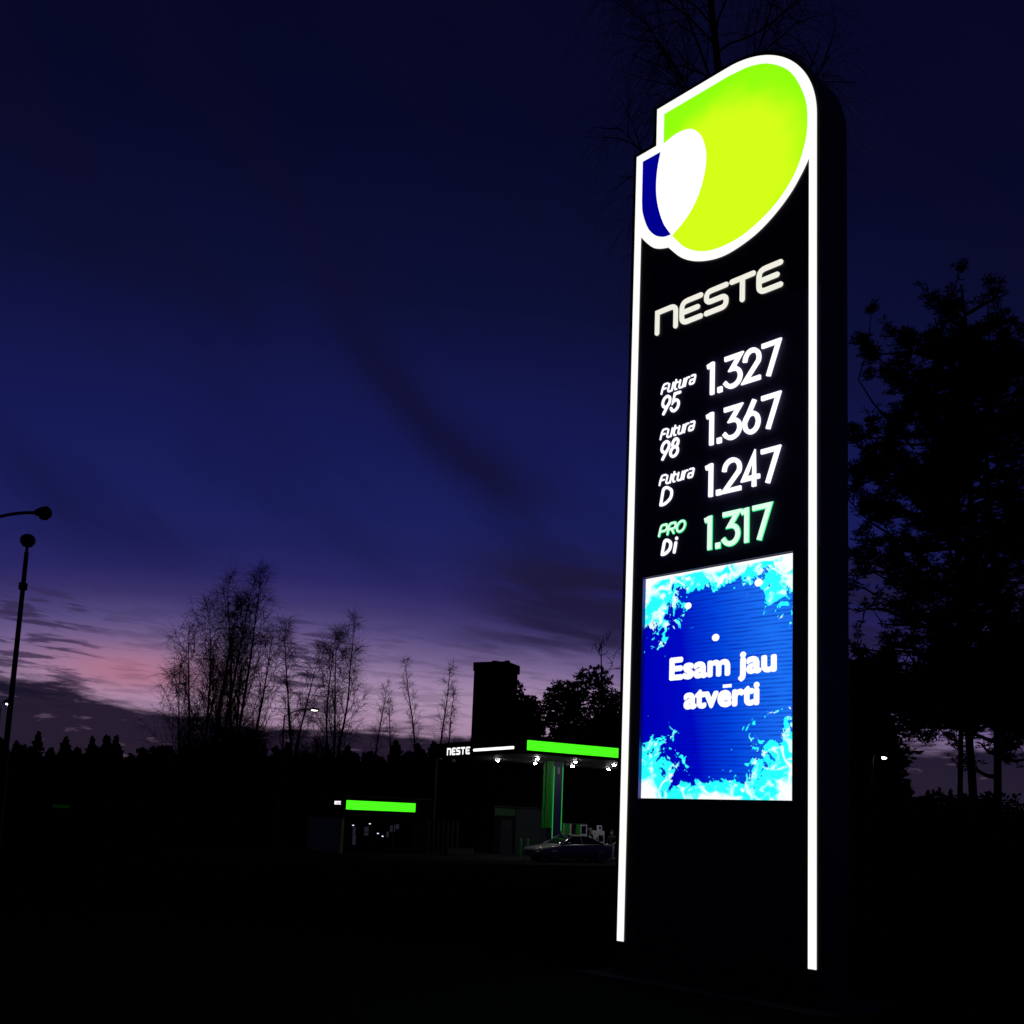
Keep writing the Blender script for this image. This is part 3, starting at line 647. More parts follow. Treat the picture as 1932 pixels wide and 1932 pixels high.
for i, (x, y, h, rx, lb_) in enumerate([(2.2, 80, 12.2, 3.4, 'dark rounded tree directly right of the tower'), (4.6, 83, 14.4, 4.0, 'dark rounded tree in the middle between tower and pylon'),
                                       (7.4, 85, 15.2, 3.8, 'tallest dark rounded tree beside the pylon edge'), (10.4, 86, 14.0, 3.4, 'dark rounded tree half hidden behind the pylon strip')]):
    broad('leafy_tree', lb_, (x, y, GZ), 60 + i, h, rx, h * 0.47, 900, 0.36, group='dark trees between tower and pylon')
# evergreens and bushes under the pines
ev = thing('juniper_tree', 'dense dark evergreen with drooping right branches beside the pylon foot', 'tree', (8.15, 24, 0), 0)
link('trunk', np_mesh('trunk', *tubes([(np.array([[0, 0, 0], [0, 0, 2.5], [0, 0, 5.2]]), np.array([0.1, 0.07, 0.02]))], 6)), BARK, ev)
rg = np.random.default_rng(77); zz = rg.uniform(0.1, 5.6, 6000); aa = rg.uniform(0, 6.283, 6000); rr_ = 1.75 * (1 - (zz / 6.3) ** 2.2) * rg.uniform(0.1, 1, 6000) ** 0.5 * (0.8 + 0.22 * np.sin(3 * aa + 2 * zz) + 0.25 * np.sin(7 * zz + 2 * aa) * np.cos(5 * aa))
V, F = tufts(rg, np.stack([rr_ * np.cos(aa), rr_ * np.sin(aa), zz - 0.25 * rr_], 1), 0.24, 8, 0.2, 0.16); link('crown', np_mesh('crown', V, F), NEEDLE, ev)
for i, (x, y, h, rx) in enumerate([(7.6, 17.5, 1.9, 1.2), (9.6, 21.5, 2.65, 1.6), (10.9, 22.5, 2.9, 1.6), (12.3, 23.5, 3.0, 1.6)]):
    broad('bush', ['low dark bush nearest the pylon foot', 'dark bush below the thin pine trunk', 'dark bush at the foot of the paired trunks', 'dark bush at the right picture edge'][i], (x, y, 0), 80 + i, h, rx, h * 0.55, 300, 0.13, group='bushes under the pines')

# ------------------------------------------------------------------ dark tower
tw = thing('tower_block', 'dark windowless square tower with a flat roof rising behind the canopy', 'tower', (-2.45, 152, GZ), R(-24)); tw.scale = (0.88, 0.88, 0.995)
box('wall', DARKW, tw, -2.9, 2.9, -2.6, 2.6, 0, 24.0); box('parapet', DARKW, tw, -3.05, 3.25, -2.75, 2.75, 24.0, 25.3, 0.05)
for x, w, h in ((-0.9, 0.35, 0.18), (-0.2, 0.9, 0.32), (1.0, 0.4, 0.22), (2.2, 0.7, 0.30)): box('roof_unit', DARKW, tw, x, x + w, -1.5, -0.8, 25.3, 25.3 + h)
box('bracket', DARKW, tw, 2.9, 3.35, -2.0, -1.2, 20.8, 22.6, 0.05)
for z in (6, 12, 18): box('floor_band', STEEL, tw, -2.92, 2.92, -2.62, 2.62, z, z + 0.25)

# ------------------------------------------------------------------ street lamps
OFF = mat('lamp_glass_off', (0.05, 0.05, 0.05), 0.3)
def lamp(label, base, h, arm_az, arm_len, rise, pole_r, head, lit=None, group='street lamps', band=None, dz=0.0):
    o = thing('street_lamp', label, 'street lamp', base, 0, group)
    P = np.array([[0, 0, 0], [0, 0, h * 0.3], [0, 0, h * 0.3 + 0.05], [0, 0, h]]); link('pole', np_mesh('pole', *tubes([(P, np.array([pole_r * 1.5, pole_r * 1.4, pole_r, pole_r * 0.75]))], 10), True), STEEL, o)
    d = np.array([math.sin(arm_az), math.cos(arm_az), 0]); A_ = [np.array([0, 0, h])]
    for i in range(1, 9):
        u = i / 8; A_.append(np.array([0, 0, h]) + d * arm_len * u + np.array([0, 0, rise * math.sin(u * math.pi / 2)]))
    link('arm', np_mesh('arm', *tubes([(np.array(A_), np.full(9, pole_r * 0.5))], 8), True), STEEL, o)
    tip = A_[-1]; L, w, hh = head
    bm = bmesh.new(); bmesh.ops.create_uvsphere(bm, u_segments=16, v_segments=10, radius=1)
    for v in bm.verts:
        c = v.co.copy(); k = 0.55 + 0.45 * (c.x + 1) / 2 if c.x < 0.3 else 1.0
        v.co = (c.x * L / 2 + L * 0.42, c.y * w / 2 * k, max(c.z, -0.55) * hh / 2 * k)
    hd = link('lamp_head', bm_mesh('lamp_head', bm, True), STEEL, o, tuple(tip), math.pi / 2 - arm_az)
    bm = bmesh.new(); bmesh.ops.create_uvsphere(bm, u_segments=12, v_segments=8, radius=1)
    for v in bm.verts: v.co = (v.co.x * L * 0.26 + L * 0.52, v.co.y * w * 0.34, v.co.z * hh * 0.16 - hh * 0.29)
    link('lens', bm_mesh('lens', bm, True), lit or OFF, hd)
    if band: link('clamp', np_mesh('clamp', *tubes([(np.array([[0, 0, band - 0.12], [0, 0, band - 0.1], [0, 0, band + 0.1], [0, 0, band + 0.12]]), np.array([pole_r * 0.8, pole_r * 1.45, pole_r * 1.45, pole_r * 0.8]))], 10)), STEEL, o)
    return o
lamp('unlit street lamp on a leaning-looking pole at the left picture edge', (-14.85, 30.3, gz(30)), 9.05 - gz(30), R(180 - 26), 0.7, 0.12, 0.085, (0.62, 0.46, 0.44), band=7.99 - gz(30))
lamp('unlit street lamp whose arm reaches in from the left edge', (-14.0, 25, gz(25)), 8.25 - gz(25), R(90), 1.85, 0.52, 0.085, (0.46, 0.36, 0.40))
LAMP_E = emit('lit_street_lamp', (1.0, 0.92, 0.80), 9.0)
lamp('far street lamp with glowing head on a curved arm among bare trees', (-15.5, 70, GZ), 8.05 - GZ, R(84), 1.55, 0.55, 0.07, (0.85, 0.34, 0.22), LAMP_E)
lamp('small bright path lamp right of the pylon in front of the dark evergreens', (7.10, 20, gz(20)), 3.10, R(100), 0.12, 0.05, 0.03, (0.19, 0.19, 0.20), emit('bright_lamp', (1.0, 0.95, 0.92), 9.0))
lamp('tiny distant street lamp glowing beside the left pole', (-69.9, 140, GZ), 14.6 - GZ, R(95), 0.4, 0.3, 0.10, (1.1, 1.1, 1.0), emit('tiny_lamp', (1, 0.95, 0.9), 8.0))

# ------------------------------------------------------------------ filling station canopy
GREEN_E = emit('lit_green_fascia', (0.070, 1.0, 0.012), 1.12, 0.02)
WHT_E = emit('lit_white_fascia', (1, 0.96, 0.98), 1.25, 0.02)
cn = thing('station_canopy', 'filling station canopy with lit green fascia, white lettering and green column', 'canopy', tuple(CORNER), CZ)
CLEN, CDEP, U0, U1 = 13.4, 8.9, 5.45, 6.22
box('roof_slab', DARKW, cn, 0.06, CLEN, 0.06, CDEP, U0 + 0.02, U1 - 0.05)
box('soffit', mat('soffit_sheet', (0.025, 0.025, 0.03), 0.6, 0, 0.15, 1), cn, 0.05, CLEN, 0.05, CDEP, U0, U0 + 0.018)
box('fascia', BLKB, cn, 0.0, CLEN, -0.05, 0.048, U0 - 0.02, U1); box('fascia', BLKB, cn, -0.05, 0.048, 0.05, CDEP, U0 - 0.02, U1)
plate('green_light_panel', rc([(1.2, 5.585), (0.25, 5.585), (0.25, 6.09), (6.3, 6.09), (6.3, 5.585), (1.19, 5.585)], 0.03)[:-1], -0.066, -0.051, GREEN_E, cn)
# lettering on the left-hand fascia (local -x face): build in a rotated frame
lf = bpy.data.objects.new('fascia_lettering', None)
def left_face(parent, me, m, name, x):
    for v in me.vertices: a, b, c = v.co; v.co = (x + b, -a, c)
    return link(name, me, m, parent)
def left_word(parent, s, a0, w, gap, z0, z1, sw, x, m):
    # reading direction runs towards the corner (local -y)
    for ch in s:
        left_face(parent, glyph(ch, a0, a0 + w, z0, z1, sw, -0.016, -0.001), m, 'letter', x); a0 += w + gap
left_word(cn, 'nESTE', -7.45, 0.43, 0.08, 5.52, 5.93, 0.095, -0.05, WHT_E)
left_face(cn, ribbon([[(-4.55, 5.72), (-0.72, 5.72)]], 0.15, -0.02, -0.001), WHT_E, 'light_bar', -0.05)
bpy.data.objects.remove(lf)
CAN_E = emit('canopy_downlight', (1.0, 0.97, 0.98), 190.0, 0.0)
for r_ in (2.65, 5.2, 7.9, 10.6):
    for l_ in (2.5, 6.4):
        bm = bmesh.new(); bmesh.ops.create_cone(bm, cap_ends=True, segments=20, radius1=0.12, radius2=0.15, depth=0.08, matrix=Matrix.Translation((r_, l_, U0 - 0.03)))
        dl = link('downlight', bm_mesh('downlight', bm), STEEL, cn)
        bm = bmesh.new(); bmesh.ops.create_cone(bm, cap_ends=True, segments=20, radius1=0.06, radius2=0.10, depth=0.04, matrix=Matrix.Translation((r_, l_, U0 - 0.0905)))
        link('lens', bm_mesh('lens', bm), CAN_E, dl)
box('roof_unit', STEEL, cn, 0.3, 1.2, 3.2, 5.6, U1 - 0.05, U1 + 0.25, 0.03); box('roof_vent', STEEL, cn, 0.4, 0.55, 2.2, 2.35, U1 - 0.05, U1 + 0.4)
# column: navy core with green wings and thin lit edges
cl_ = box('column', NAVY, cn, 4.98, 5.55, 4.16, 4.74, 0, U0 - 0.001)
box('column_wing', GREENP, cn, 4.80, 5.54, 4.742, 4.95, 1.75, U0 - 0.001); box('column_wing', GREENP, cn, 5.552, 5.66, 4.20, 4.70, 0.2, U0 - 0.001)
box('column_wing', GREENP, cn, 4.86, 4.978, 4.18, 4.72, 1.75, U0 - 0.001)
EDGE_E = emit('green_edge_light', (0.05, 0.62, 0.12), 0.55)
box('edge_light', EDGE_E, cn, 4.955, 4.985, 4.13, 4.158, 0.6, U0 - 0.3); box('edge_light', EDGE_E, cn, 5.556, 5.60, 4.165, 4.195, 1.6, U0 - 0.3)
box('column_notice', mat('grey_notice', (0.2, 0.2, 0.2), 0.7), cn, 5.18, 5.36, 4.14, 4.158, 4.75, 5.12)
box('down_pipe', STEEL, cn, 0.02, 0.12, CDEP - 0.12, CDEP - 0.02, 0, U0)
box('canopy_leg', DARKW, cn, 10.9, 11.4, 4.2, 4.7, 0, U0 - 0.001)
# pump island and pumps
isl = thing('pump_island', 'raised concrete island carrying the fuel pumps', 'island', tuple(cpos(4.2, 3.85)), CZ)
box('kerb', CONC, isl, 0, 7.6, 0, 1.25, 0, 0.14, 0.03)
def pump(label, r_, l_, w, spec):
    o = thing('fuel_pump', label, 'fuel pump', tuple(cpos(r_, l_, 0.14)), CZ, 'fuel pumps')
    return o
p1 = pump('wide green and white fuel pump right of the navy column', 5.75, 4.1, 1.5, 0)
box('cabinet', WHITE, p1, 0, 1.62, 0, 0.55, 0, 1.92, 0.02); box('green_panel', GREENP, p1, 0.02, 0.38, -0.012, -0.001, 0.9, 1.88); box('green_panel', GREENP, p1, 0.82, 1.12, -0.012, -0.001, 0.9, 1.88)
box('nozzle_bay', DARKW, p1, 0.50, 0.80, -0.014, -0.001, 0.7, 1.86); box('display', GLASS, p1, 1.20, 1.52, -0.014, -0.001, 1.35, 1.78, 0.004)
for x in (0.56, 0.68): box('nozzle', RUBBER, p1, x, x + 0.06, -0.09, -0.015, 1.1, 1.55, 0.01)
box('top_cap', DARKW, p1, -0.03, 1.65, -0.03, 0.58, 1.921, 1.96)
p2 = pump('narrow white fuel pump with a small sign on top, behind the car tail', 8.05, 4.2, 0.62, 1)
box('cabinet', WHITE, p2, 0, 0.66, 0, 0.5, 0, 1.55, 0.02); box('display', GLASS, p2, 0.22, 0.56, -0.012, -0.001, 0.95, 1.30, 0.004)
sgn = box('topper_sign', WHITE, p2, 0.26, 0.58, 0.15, 0.25, 1.56, 1.86, 0.01); box('sign_print', NAVY, p2, 0.34, 0.50, 0.137, 0.149, 1.64, 1.78)
box('nozzle', RUBBER, p2, 0.05, 0.11, -0.08, -0.001, 0.8, 1.2, 0.01)
for i, (r_, l_) in enumerate(((4.55, 6.35), (5.35, 6.75))):
    o = thing('bollard', ['green bollard nearest the camera left of the car', 'green bollard just behind the car bonnet'][i], 'bollard', tuple(cpos(r_, l_)) if i else (0.86, 58.6, GZ), CZ, 'green bollards')
    if i: o.location = (1.28, 59.6, GZ)
    link('post', np_mesh('post', *tubes([(np.array([[0, 0, 0], [0, 0, 1.0], [0, 0, 1.06], [0, 0, 1.08]]), np.array([0.085, 0.085, 0.07, 0.01]))], 12), True), mat('bollard_green', (0.012, 0.15, 0.018), 0.6), o)
    link('base_plate', np_mesh('base_plate', *tubes([(np.array([[0, 0, 0.001], [0, 0, 0.03], [0, 0, 0.031]]), np.array([0.16, 0.16, 0.01]))], 12)), STEEL, o)
# service kiosk behind, planter
ks = thing('service_kiosk', 'dim grey kiosk wall with faint green band behind the car', 'kiosk', (-0.75, 63.6, GZ), CZ)
box('wall', KIOSK, ks, 1.6, 4.3, 0, 3, 0, 2.85); box('wall', DARKW, ks, 0, 1.598, 0.02, 3, 0, 2.85); box('fascia', mat('unlit_green_band', (0.004, 0.045, 0.006), 0.6), ks, 0.0, 1.5, -0.03, 0.018, 2.35, 2.8)
box('roof', STEEL, ks, -0.1, 4.4, -0.1, 3.1, 2.852, 2.95); box('door', STEEL, ks, 0.5, 1.35, -0.01, 0.018, 0, 2.1); box('notice', KIOSK, ks, 0.85, 1.1, -0.02, -0.011, 1.5, 1.9)
pl = thing('planter', 'low concrete planter box in front of the dark wall left of the kiosk', 'planter', (-3.2, 57.2, GZ), CZ)
box('trough', CONC, pl, 0, 1.75, 0, 0.5, 0, 0.42, 0.03); box('soil', SOIL, pl, 0.08, 1.67, 0.08, 0.42, 0.421, 0.44)
# fence of pale posts
fn = thing('slat_screen', 'faint upright slat screen between shop and canopy', 'fence', (-4.25, 56.6, GZ), CZ)
for i in range(7): box('slat', STEEL, fn, i * 0.30, i * 0.30 + 0.12, 0, 0.06, 0, 1.9)
box('rail', STEEL, fn, 0, 1.92, 0.061, 0.10, 1.5, 1.58)

# ------------------------------------------------------------------ shop
sh = thing('station_shop', 'low dark shop with lit green sign and pale side wall', 'shop', (-8.75, 55.0, GZ), CZ)
box('side_wall', PALE, sh, 0, 0.15, 0.0, 4.6, 0, 1.86); box('wall', DARKW, sh, 0.151, 0.5, 0.0, 0.15, 0, 1.86); box('wall', DARKW, sh, 4.3, 5.2, 0.0, 0.15, 0, 1.86)
box('wall', DARKW, sh, 0.5, 4.3, 0.0, 0.15, 0, 0.32); box('back_wall', DARKW, sh, 0.151, 5.2, 4.45, 4.6, 0, 1.86); box('side_wall', DARKW, sh, 5.05, 5.2, 0.151, 4.449, 0, 1.86)
box('fascia', BLKB, sh, -0.05, 5.25, -0.08, 4.65, 1.862, 3.0); box('roof', STEEL, sh, -0.1, 5.3, -0.13, 4.7, 3.002, 3.08)
plate('green_light_panel', rc([(2, 2.31), (0.16, 2.31), (0.16, 2.80), (4.32, 2.80), (4.32, 2.31), (1.99, 2.31)], 0.03)[:-1], -0.10, -0.081, GREEN_E, sh)
left_word(sh, 'nESTE', -0.95, 0.14, 0.025, 2.55, 2.74, 0.04, -0.05, WHT_E)
WARM = emit('dim_interior_lamp', (0.85, 0.75, 1.0), 1.6)
for i in range(3):
    x0 = 0.52 + i * 1.28
    f_ = box('window', STEEL, sh, x0, x0 + 0.05, 0.02, 0.10, 0.32, 1.86); box('frame_bar', STEEL, sh, x0 + 0.05, x0 + 1.23, 0.02, 0.10, 1.79, 1.86)
    gl_ = bpy.data.materials.get('shop_glass')
    if not gl_:
        gl_ = bpy.data.materials.new('shop_glass'); gl_.use_nodes = True; T = NT(gl_.node_tree); b = gl_.node_tree.nodes['Principled BSDF']
        b.inputs['Base Color'].default_value = (0.8, 0.8, 0.85, 1); b.inputs['Roughness'].default_value = 0.03; b.inputs['Transmission Weight'].default_value = 1.0; b.inputs['IOR'].default_value = 1.02
    box('pane', gl_, sh, x0 + 0.051, x0 + 1.228, 0.055, 0.062, 0.321, 1.789)
POST = emit('poster_self_glow', (0.55, 0.45, 0.75), 0.03, 0.6)  # posters glow by themselves, in place of faint light inside the shop
for x, z0, z1, w in ((0.75, 0.45, 0.98, 0.20), (0.74, 1.0, 1.42, 0.16), (1.42, 0.95, 1.12, 0.25), (1.42, 1.16, 1.42, 0.25), (2.95, 1.2, 1.55, 0.32), (3.3, 1.35, 1.62, 0.2), (2.75, 0.9, 1.2, 0.14)):
    box('window_poster', POST, sh, x, x + w, 0.16, 0.17, z0, z1)
for x, z, y in ((0.82, 1.45, 0.4), (1.85, 1.56, 0.5), (2.42, 1.05, 0.6), (3.18, 1.22, 0.5), (2.76, 0.90, 0.7)):
    box('interior_lamp', WARM, sh, x, x + 0.10, y, y + 0.06, z, z + 0.05, 0.01)
fk = thing('roadside_hut', 'tiny dark hut with dim green sign far on the left', 'hut', (-39.8, 90, GZ), R(5))
box('wall', DARKW, fk, 0, 1.9, 0, 2, 0, 2.2); box('sign_band', emit('dim_green', (0.02, 0.30, 0.02), 0.022), fk, 0.25, 1.65, -0.03, -0.001, 1.58, 1.85); box('roof', DARKW, fk, -0.1, 2.0, -0.1, 2.1, 2.201, 2.3)
box('door', STEEL, fk, 0.6, 1.4, -0.01, -0.0005, 0, 1.5)

# ------------------------------------------------------------------ car (front towards local -x)
car = thing('parked_car', 'dark sedan with glinting bonnet refuelling beneath the canopy', 'car', tuple(cpos(4.85, 2.45)), CZ); car.scale = (1.06, 1.03, 1.0)
def smooth_i(x, xs_, ys_): return float(np.interp(x, xs_, ys_))
ST = np.concatenate([np.linspace(-2.33, -2.0, 5), np.linspace(-1.85, 2.0, 22), np.linspace(2.1, 2.34, 4)])
sec = []
for x in ST:
    w = smooth_i(x, [-2.33, -2.22, -1.9, -1.2, 0.5, 1.6, 2.2, 2.34], [0.56, 0.74, 0.84, 0.885, 0.89, 0.87, 0.80, 0.68])
    belt = smooth_i(x, [-2.33, -2.2, -1.6, -0.9, 0.4, 1.6, 2.25, 2.34], [0.60, 0.70, 0.80, 0.90, 0.95, 0.99, 0.97, 0.80])
    deck = belt + smooth_i(x, [-2.33, -2.1, -1.0, 1.5, 2.2, 2.34], [0.0, 0.05, 0.07, 0.06, 0.04, 0.0])
    bot = smooth_i(x, [-2.33, -2.0, 2.0, 2.34], [0.32, 0.20, 0.20, 0.36])
    half = [(0, bot), (w * 0.85, bot), (w * 0.98, bot + 0.08), (w, bot + 0.26), (w * 1.0, belt - 0.16), (w * 0.965, belt - 0.03), (w * 0.92, belt + 0.012), (w * 0.55, deck), (0, deck + 0.01)]
    sec.append([(x, y, z) for y, z in half] + [(x, -y, z) for y, z in half[-2:0:-1]])
n = len(sec[0]); vs = [p for s in sec for p in s]
fs = [(i * n + j, i * n + (j + 1) % n, (i + 1) * n + (j + 1) % n, (i + 1) * n + j) for i in range(len(sec) - 1) for j in range(n)] + [tuple(range(n))[::-1], tuple((len(sec) - 1) * n + j for j in range(n))]
link('body', mesh('body', vs, fs, True), CARP, car)
def gh(x0, x1, x2, x3, wb, wr, zb0, zb1, zr, ins=0.0):   # windscreen base, roof front, roof back, rear base
    xs_ = [x0, (x0 + x1) / 2, x1, (x1 + x2) / 2, x2, (x2 + x3) / 2, x3]
    zt = [zb0 + 0.02, zb0 + (zr - zb0) * 0.55, zr - 0.03, zr, zr - 0.05, zb1 + (zr - zb1) * 0.58, zb1 + 0.02]
    return xs_, zt
xs_, zt = gh(-0.98, -0.18, 0.78, 1.62, 0.80, 0.60, 0.93, 0.99, 1.43)
secs = []
for x, z in zip(xs_, zt):
    zb = smooth_i(x, [-1, 1.6], [0.92, 0.99]); u = (z - zb) / 0.48; wr = 0.80 - 0.20 * u
    secs.append([(x, 0.80, zb), (x, (0.80 + wr) / 2 + 0.012, (zb + z) / 2), (x, wr, z - 0.02), (x, wr * 0.6, z + 0.012), (x, 0, z + 0.02), (x, -wr * 0.6, z + 0.012), (x, -wr, z - 0.02), (x, -(0.80 + wr) / 2 - 0.012, (zb + z) / 2), (x, -0.80, zb)])
m_ = 9; vs = [p for s in secs for p in s]; fs = [(i * m_ + j, i * m_ + j + 1, (i + 1) * m_ + j + 1, (i + 1) * m_ + j) for i in range(6) for j in range(m_ - 1)]
link('window_glass', mesh('window_glass', vs, fs, True), GLASS, car)
rf = [[(x, y * 1.02, z + 0.014) for (x, y, z) in secs[i][2:7]] for i in (2, 3, 4)]
link('roof', mesh('roof', [p for s in rf for p in s], [(i * 5 + j, i * 5 + j + 1, (i + 1) * 5 + j + 1, (i + 1) * 5 + j) for i in range(2) for j in range(4)], True), CARP, car)
for sgn_ in (1, -1):
    k_ = 2 if sgn_ > 0 else 6; kb = 0 if sgn_ > 0 else 8
    def pil(a, b, r): return (np.array([[a[0], a[1] * 1.012, a[2]], [(a[0] + b[0]) / 2, (a[1] + b[1]) / 2 * 1.02, (a[2] + b[2]) / 2], [b[0], b[1] * 1.015, b[2] + 0.01]]), np.full(3, r))
    for a, b, r, nm in ((secs[0][kb], secs[2][k_], 0.032, 'pillar'), (secs[3][kb], secs[3][k_], 0.030, 'pillar'), (secs[6][kb], secs[4][k_], 0.05, 'pillar'), (secs[2][k_], secs[4][k_], 0.026, 'roof_rail')):
        link(nm, np_mesh(nm, *tubes([pil(a, b, r)], 6), True), CARP, car)
    link('belt_trim', np_mesh('belt_trim', *tubes([(np.array([[-0.95, sgn_ * 0.845, 0.935], [0.3, sgn_ * 0.85, 0.965], [1.6, sgn_ * 0.83, 1.0]]), np.full(3, 0.012))], 6)), CHROME, car)
    bm = bmesh.new(); bmesh.ops.create_uvsphere(bm, u_segments=12, v_segments=8, radius=1, matrix=Matrix.Translation((-0.62, sgn_ * 0.98, 1.00)) @ Matrix.Diagonal((0.07, 0.11, 0.075, 1))); link('mirror', bm_mesh('mirror', bm, True), CARP, car)
    bm = bmesh.new(); bmesh.ops.create_uvsphere(bm, u_segments=14, v_segments=8, radius=1, matrix=Matrix.Translation((-2.13, sgn_ * 0.60, 0.64)) @ Matrix.Diagonal((0.13, 0.19, 0.075, 1))); link('headlight', bm_mesh('headlight', bm, True), CHROME, car)
    bm = bmesh.new(); bmesh.ops.create_uvsphere(bm, u_segments=14, v_segments=8, radius=1, matrix=Matrix.Translation((2.24, sgn_ * 0.60, 0.80)) @ Matrix.Diagonal((0.08, 0.17, 0.08, 1))); link('tail_light', bm_mesh('tail_light', bm, True), mat('tail_lens', (0.2, 0.01, 0.01), 0.2), car)
    for hx in (-0.15, 0.95): box('door_handle', CARP, car, hx, hx + 0.2, sgn_ * 0.90 - 0.012, sgn_ * 0.90 + 0.012, 0.80, 0.83, 0.005)
    for wx in (-1.42, 1.38):
        bm = bmesh.new(); bmesh.ops.create_cone(bm, cap_ends=True, segments=28, radius1=0.33, radius2=0.33, depth=0.21, matrix=Matrix.Translation((wx, sgn_ * 0.80, 0.334)) @ Matrix.Rotation(R(90), 4, 'X'))
        bmesh.ops.bevel(bm, geom=[e for e in bm.edges if len(e.link_faces) == 2 and any(len(f.verts) > 4 for f in e.link_faces)], offset=0.03, segments=2, affect='EDGES')
        wh = link('wheel', bm_mesh('wheel', bm, True), RUBBER, car)
        bm = bmesh.new(); bmesh.ops.create_cone(bm, cap_ends=True, segments=24, radius1=0.22, radius2=0.20, depth=0.03, matrix=Matrix.Translation((wx, sgn_ * 0.912, 0.334)) @ Matrix.Rotation(R(90) * sgn_, 4, 'X')); link('rim', bm_mesh('rim', bm), CHROME, wh)
box('grille', RUBBER, car, -2.36, -2.30, -0.32, 0.32, 0.47, 0.60, 0.01); box('number_plate', mat('plate_grey', (0.15, 0.15, 0.15), 0.7), car, -2.37, -2.33, -0.25, 0.25, 0.36, 0.45)

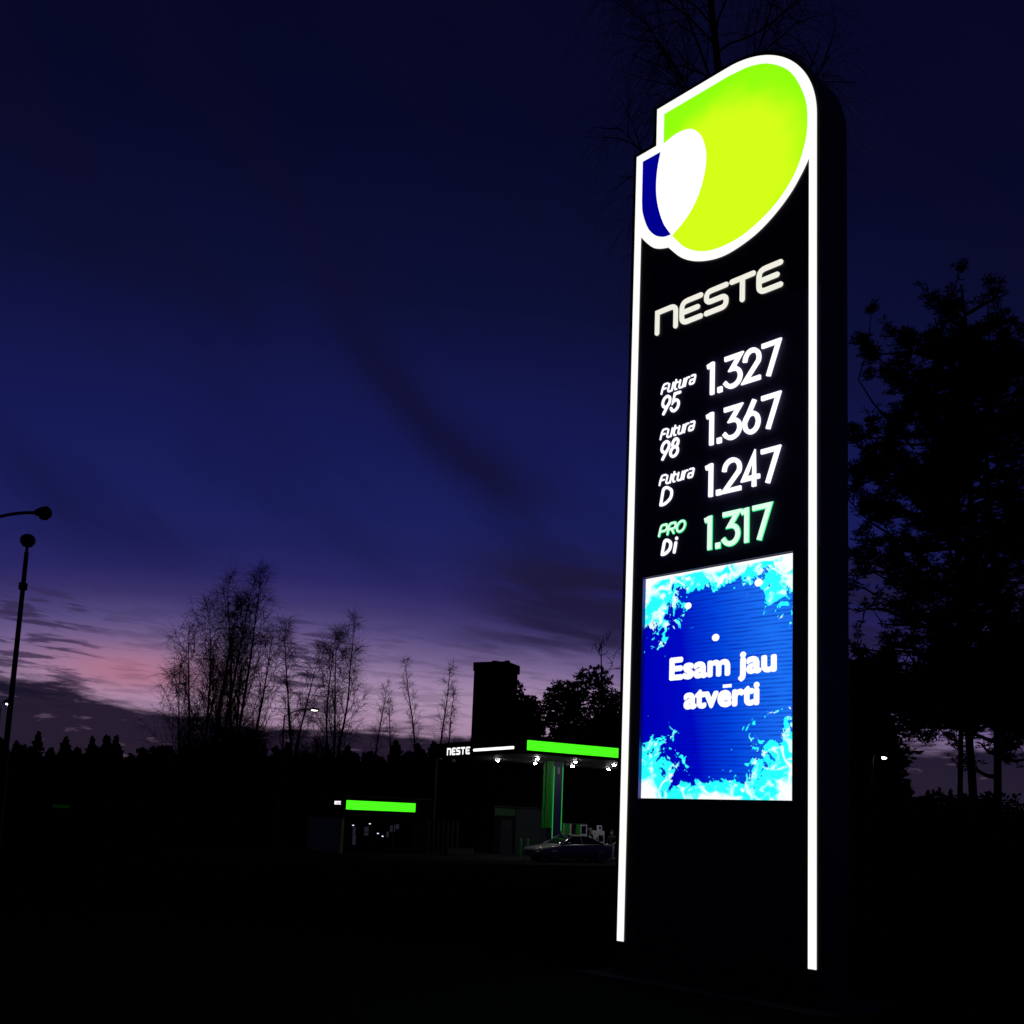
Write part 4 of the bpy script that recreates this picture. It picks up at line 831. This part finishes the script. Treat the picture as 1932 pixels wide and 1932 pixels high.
# ------------------------------------------------------------------ people
SKIN = mat('skin', (0.45, 0.28, 0.22), 0.6, 0, 0.1, 8)
def person(label, loc, rotz, h, cloth, legs, hair, arms):
    o = thing('person', label, 'person', loc, rotz); s = h / 1.75
    verts, edges, rad = [], [], []
    def v(p, r, link_=None):
        verts.append(tuple(c * s for c in p)); rad.append(r * s)
        if link_ is not None: edges.append((link_, len(verts) - 1))
        return len(verts) - 1
    pel = v((0, 0, 0.95), 0.15); wst = v((0, 0.01, 1.12), 0.135, pel); ch = v((0, 0, 1.32), 0.165, wst); nk = v((0, 0, 1.48), 0.07, ch); hb = v((0, -0.01, 1.56), 0.07, nk)
    h1 = v((0, -0.015, 1.64), 0.098, hb); h2 = v((0, 0.0, 1.70), 0.07, h1)
    for sd, (elb, wri) in zip((-1, 1), arms):
        shd = v((sd * 0.20, 0, 1.42), 0.075, ch); e = v(elb, 0.052, shd); w = v(wri, 0.036, e); d = (Vector(wri) - Vector(elb)).normalized(); sdv = d.cross(Vector((0, 1, 0.2))).normalized()
        pm = v(tuple(Vector(wri) + d * 0.07), 0.038, w)
        for kf, (of, L) in enumerate(((-0.03, 0.07), (-0.01, 0.085), (0.01, 0.08), (0.03, 0.06))):
            a = Vector(wri) + d * 0.10 + sdv * of; f1 = v(tuple(a), 0.011, pm); f2 = v(tuple(a + d * L * 0.6 + Vector((0, -0.012, 0))), 0.010, f1); v(tuple(a + d * L + Vector((0, -0.03, 0))), 0.009, f2)
        tb = Vector(wri) + d * 0.04 + sdv * 0.045; f1 = v(tuple(tb), 0.012, w); v(tuple(tb + d * 0.05 + sdv * 0.02), 0.010, f1)
    for sd in (-1, 1):
        hp = v((sd * 0.10, 0, 0.88), 0.105, pel); kn = v((sd * 0.11, -0.02, 0.50), 0.068, hp); an = v((sd * 0.12, 0.02, 0.09), 0.045, kn); v((sd * 0.13, -0.14, 0.045), 0.04, an)
    me = bpy.data.meshes.new('body'); me.from_pydata(verts, edges, []); tmp = bpy.data.objects.new('tmp', me); COL.objects.link(tmp)
    sk = tmp.modifiers.new('s', 'SKIN')
    for i, sv_ in enumerate(me.skin_vertices[0].data): sv_.radius = (rad[i], rad[i] * (0.75 if i < 3 else 1)); sv_.use_root = (i == 0)
    sb = tmp.modifiers.new('u', 'SUBSURF'); sb.levels = 1; sb.render_levels = 1
    dg = bpy.context.evaluated_depsgraph_get(); bme = bpy.data.meshes.new_from_object(tmp.evaluated_get(dg)); bpy.data.objects.remove(tmp)
    zmin = min(q.co.z for q in bme.vertices)
    for q in bme.vertices: q.co.z -= zmin
    bme.materials.clear(); bme.name = 'body'
    for m__ in (SKIN, cloth, legs, RUBBER): bme.materials.append(m__)
    for p in bme.polygons:
        c = p.center / s; hand = any((Vector((c.x, c.y, c.z)) - Vector(w)).length < 0.15 and abs(c.x) > 0.17 for _, w in arms)
        p.material_index = 3 if c.z < 0.11 else 0 if (c.z > 1.50 or hand) else (1 if c.z > 0.92 else 2); p.use_smooth = True
    link('body', bme, None, o)
    def ell(name, c, r, m):
        bm = bmesh.new(); bmesh.ops.create_uvsphere(bm, u_segments=12, v_segments=8, radius=1, matrix=Matrix.Translation([k * s for k in c]) @ Matrix.Diagonal((r[0] * s, r[1] * s, r[2] * s, 1))); return link(name, bm_mesh(name, bm, True), m, o)
    ell('hair', (0, 0.025, 1.70), (0.100, 0.105, 0.085), hair); ell('nose', (0, -0.118, 1.625), (0.014, 0.022, 0.022), SKIN)
    for sd in (-1, 1):
        ell('eye', (sd * 0.036, -0.100, 1.655), (0.014, 0.010, 0.008), RUBBER); ell('ear', (sd * 0.098, 0.0, 1.635), (0.012, 0.022, 0.032), SKIN)
    ell('mouth', (0, -0.100, 1.575), (0.026, 0.010, 0.006), mat('lips', (0.35, 0.12, 0.10), 0.6)); return o
COAT = mat('dark_coat', (0.02, 0.02, 0.025), 0.9, 0, 0.2, 9); JACK = mat('pale_jacket', (0.40, 0.38, 0.42), 0.85, 0, 0.15, 9); JEAN = mat('dark_jeans', (0.02, 0.025, 0.04), 0.9, 0, 0.2, 12)
HAIR = mat('dark_hair', (0.03, 0.022, 0.018), 0.8, 0, 0.2, 20); CAP = mat('grey_knit_cap', (0.20, 0.20, 0.22), 0.95, 0, 0.2, 20)
person('person in dark coat and grey knit cap standing behind the car', (4.72, 57.6, GZ), R(60), 1.80, COAT, JEAN, CAP, (((-0.30, -0.05, 1.16), (-0.24, -0.26, 1.06)), ((0.30, 0.0, 1.14), (0.27, -0.14, 0.92))))
person('person with pale trousers and dark top at the far end of the car', (6.0, 58.6, GZ), R(-30), 1.72, COAT, JACK, HAIR, (((-0.28, 0.02, 1.14), (-0.26, -0.10, 0.90)), ((0.28, 0.02, 1.14), (0.22, -0.20, 1.02))))
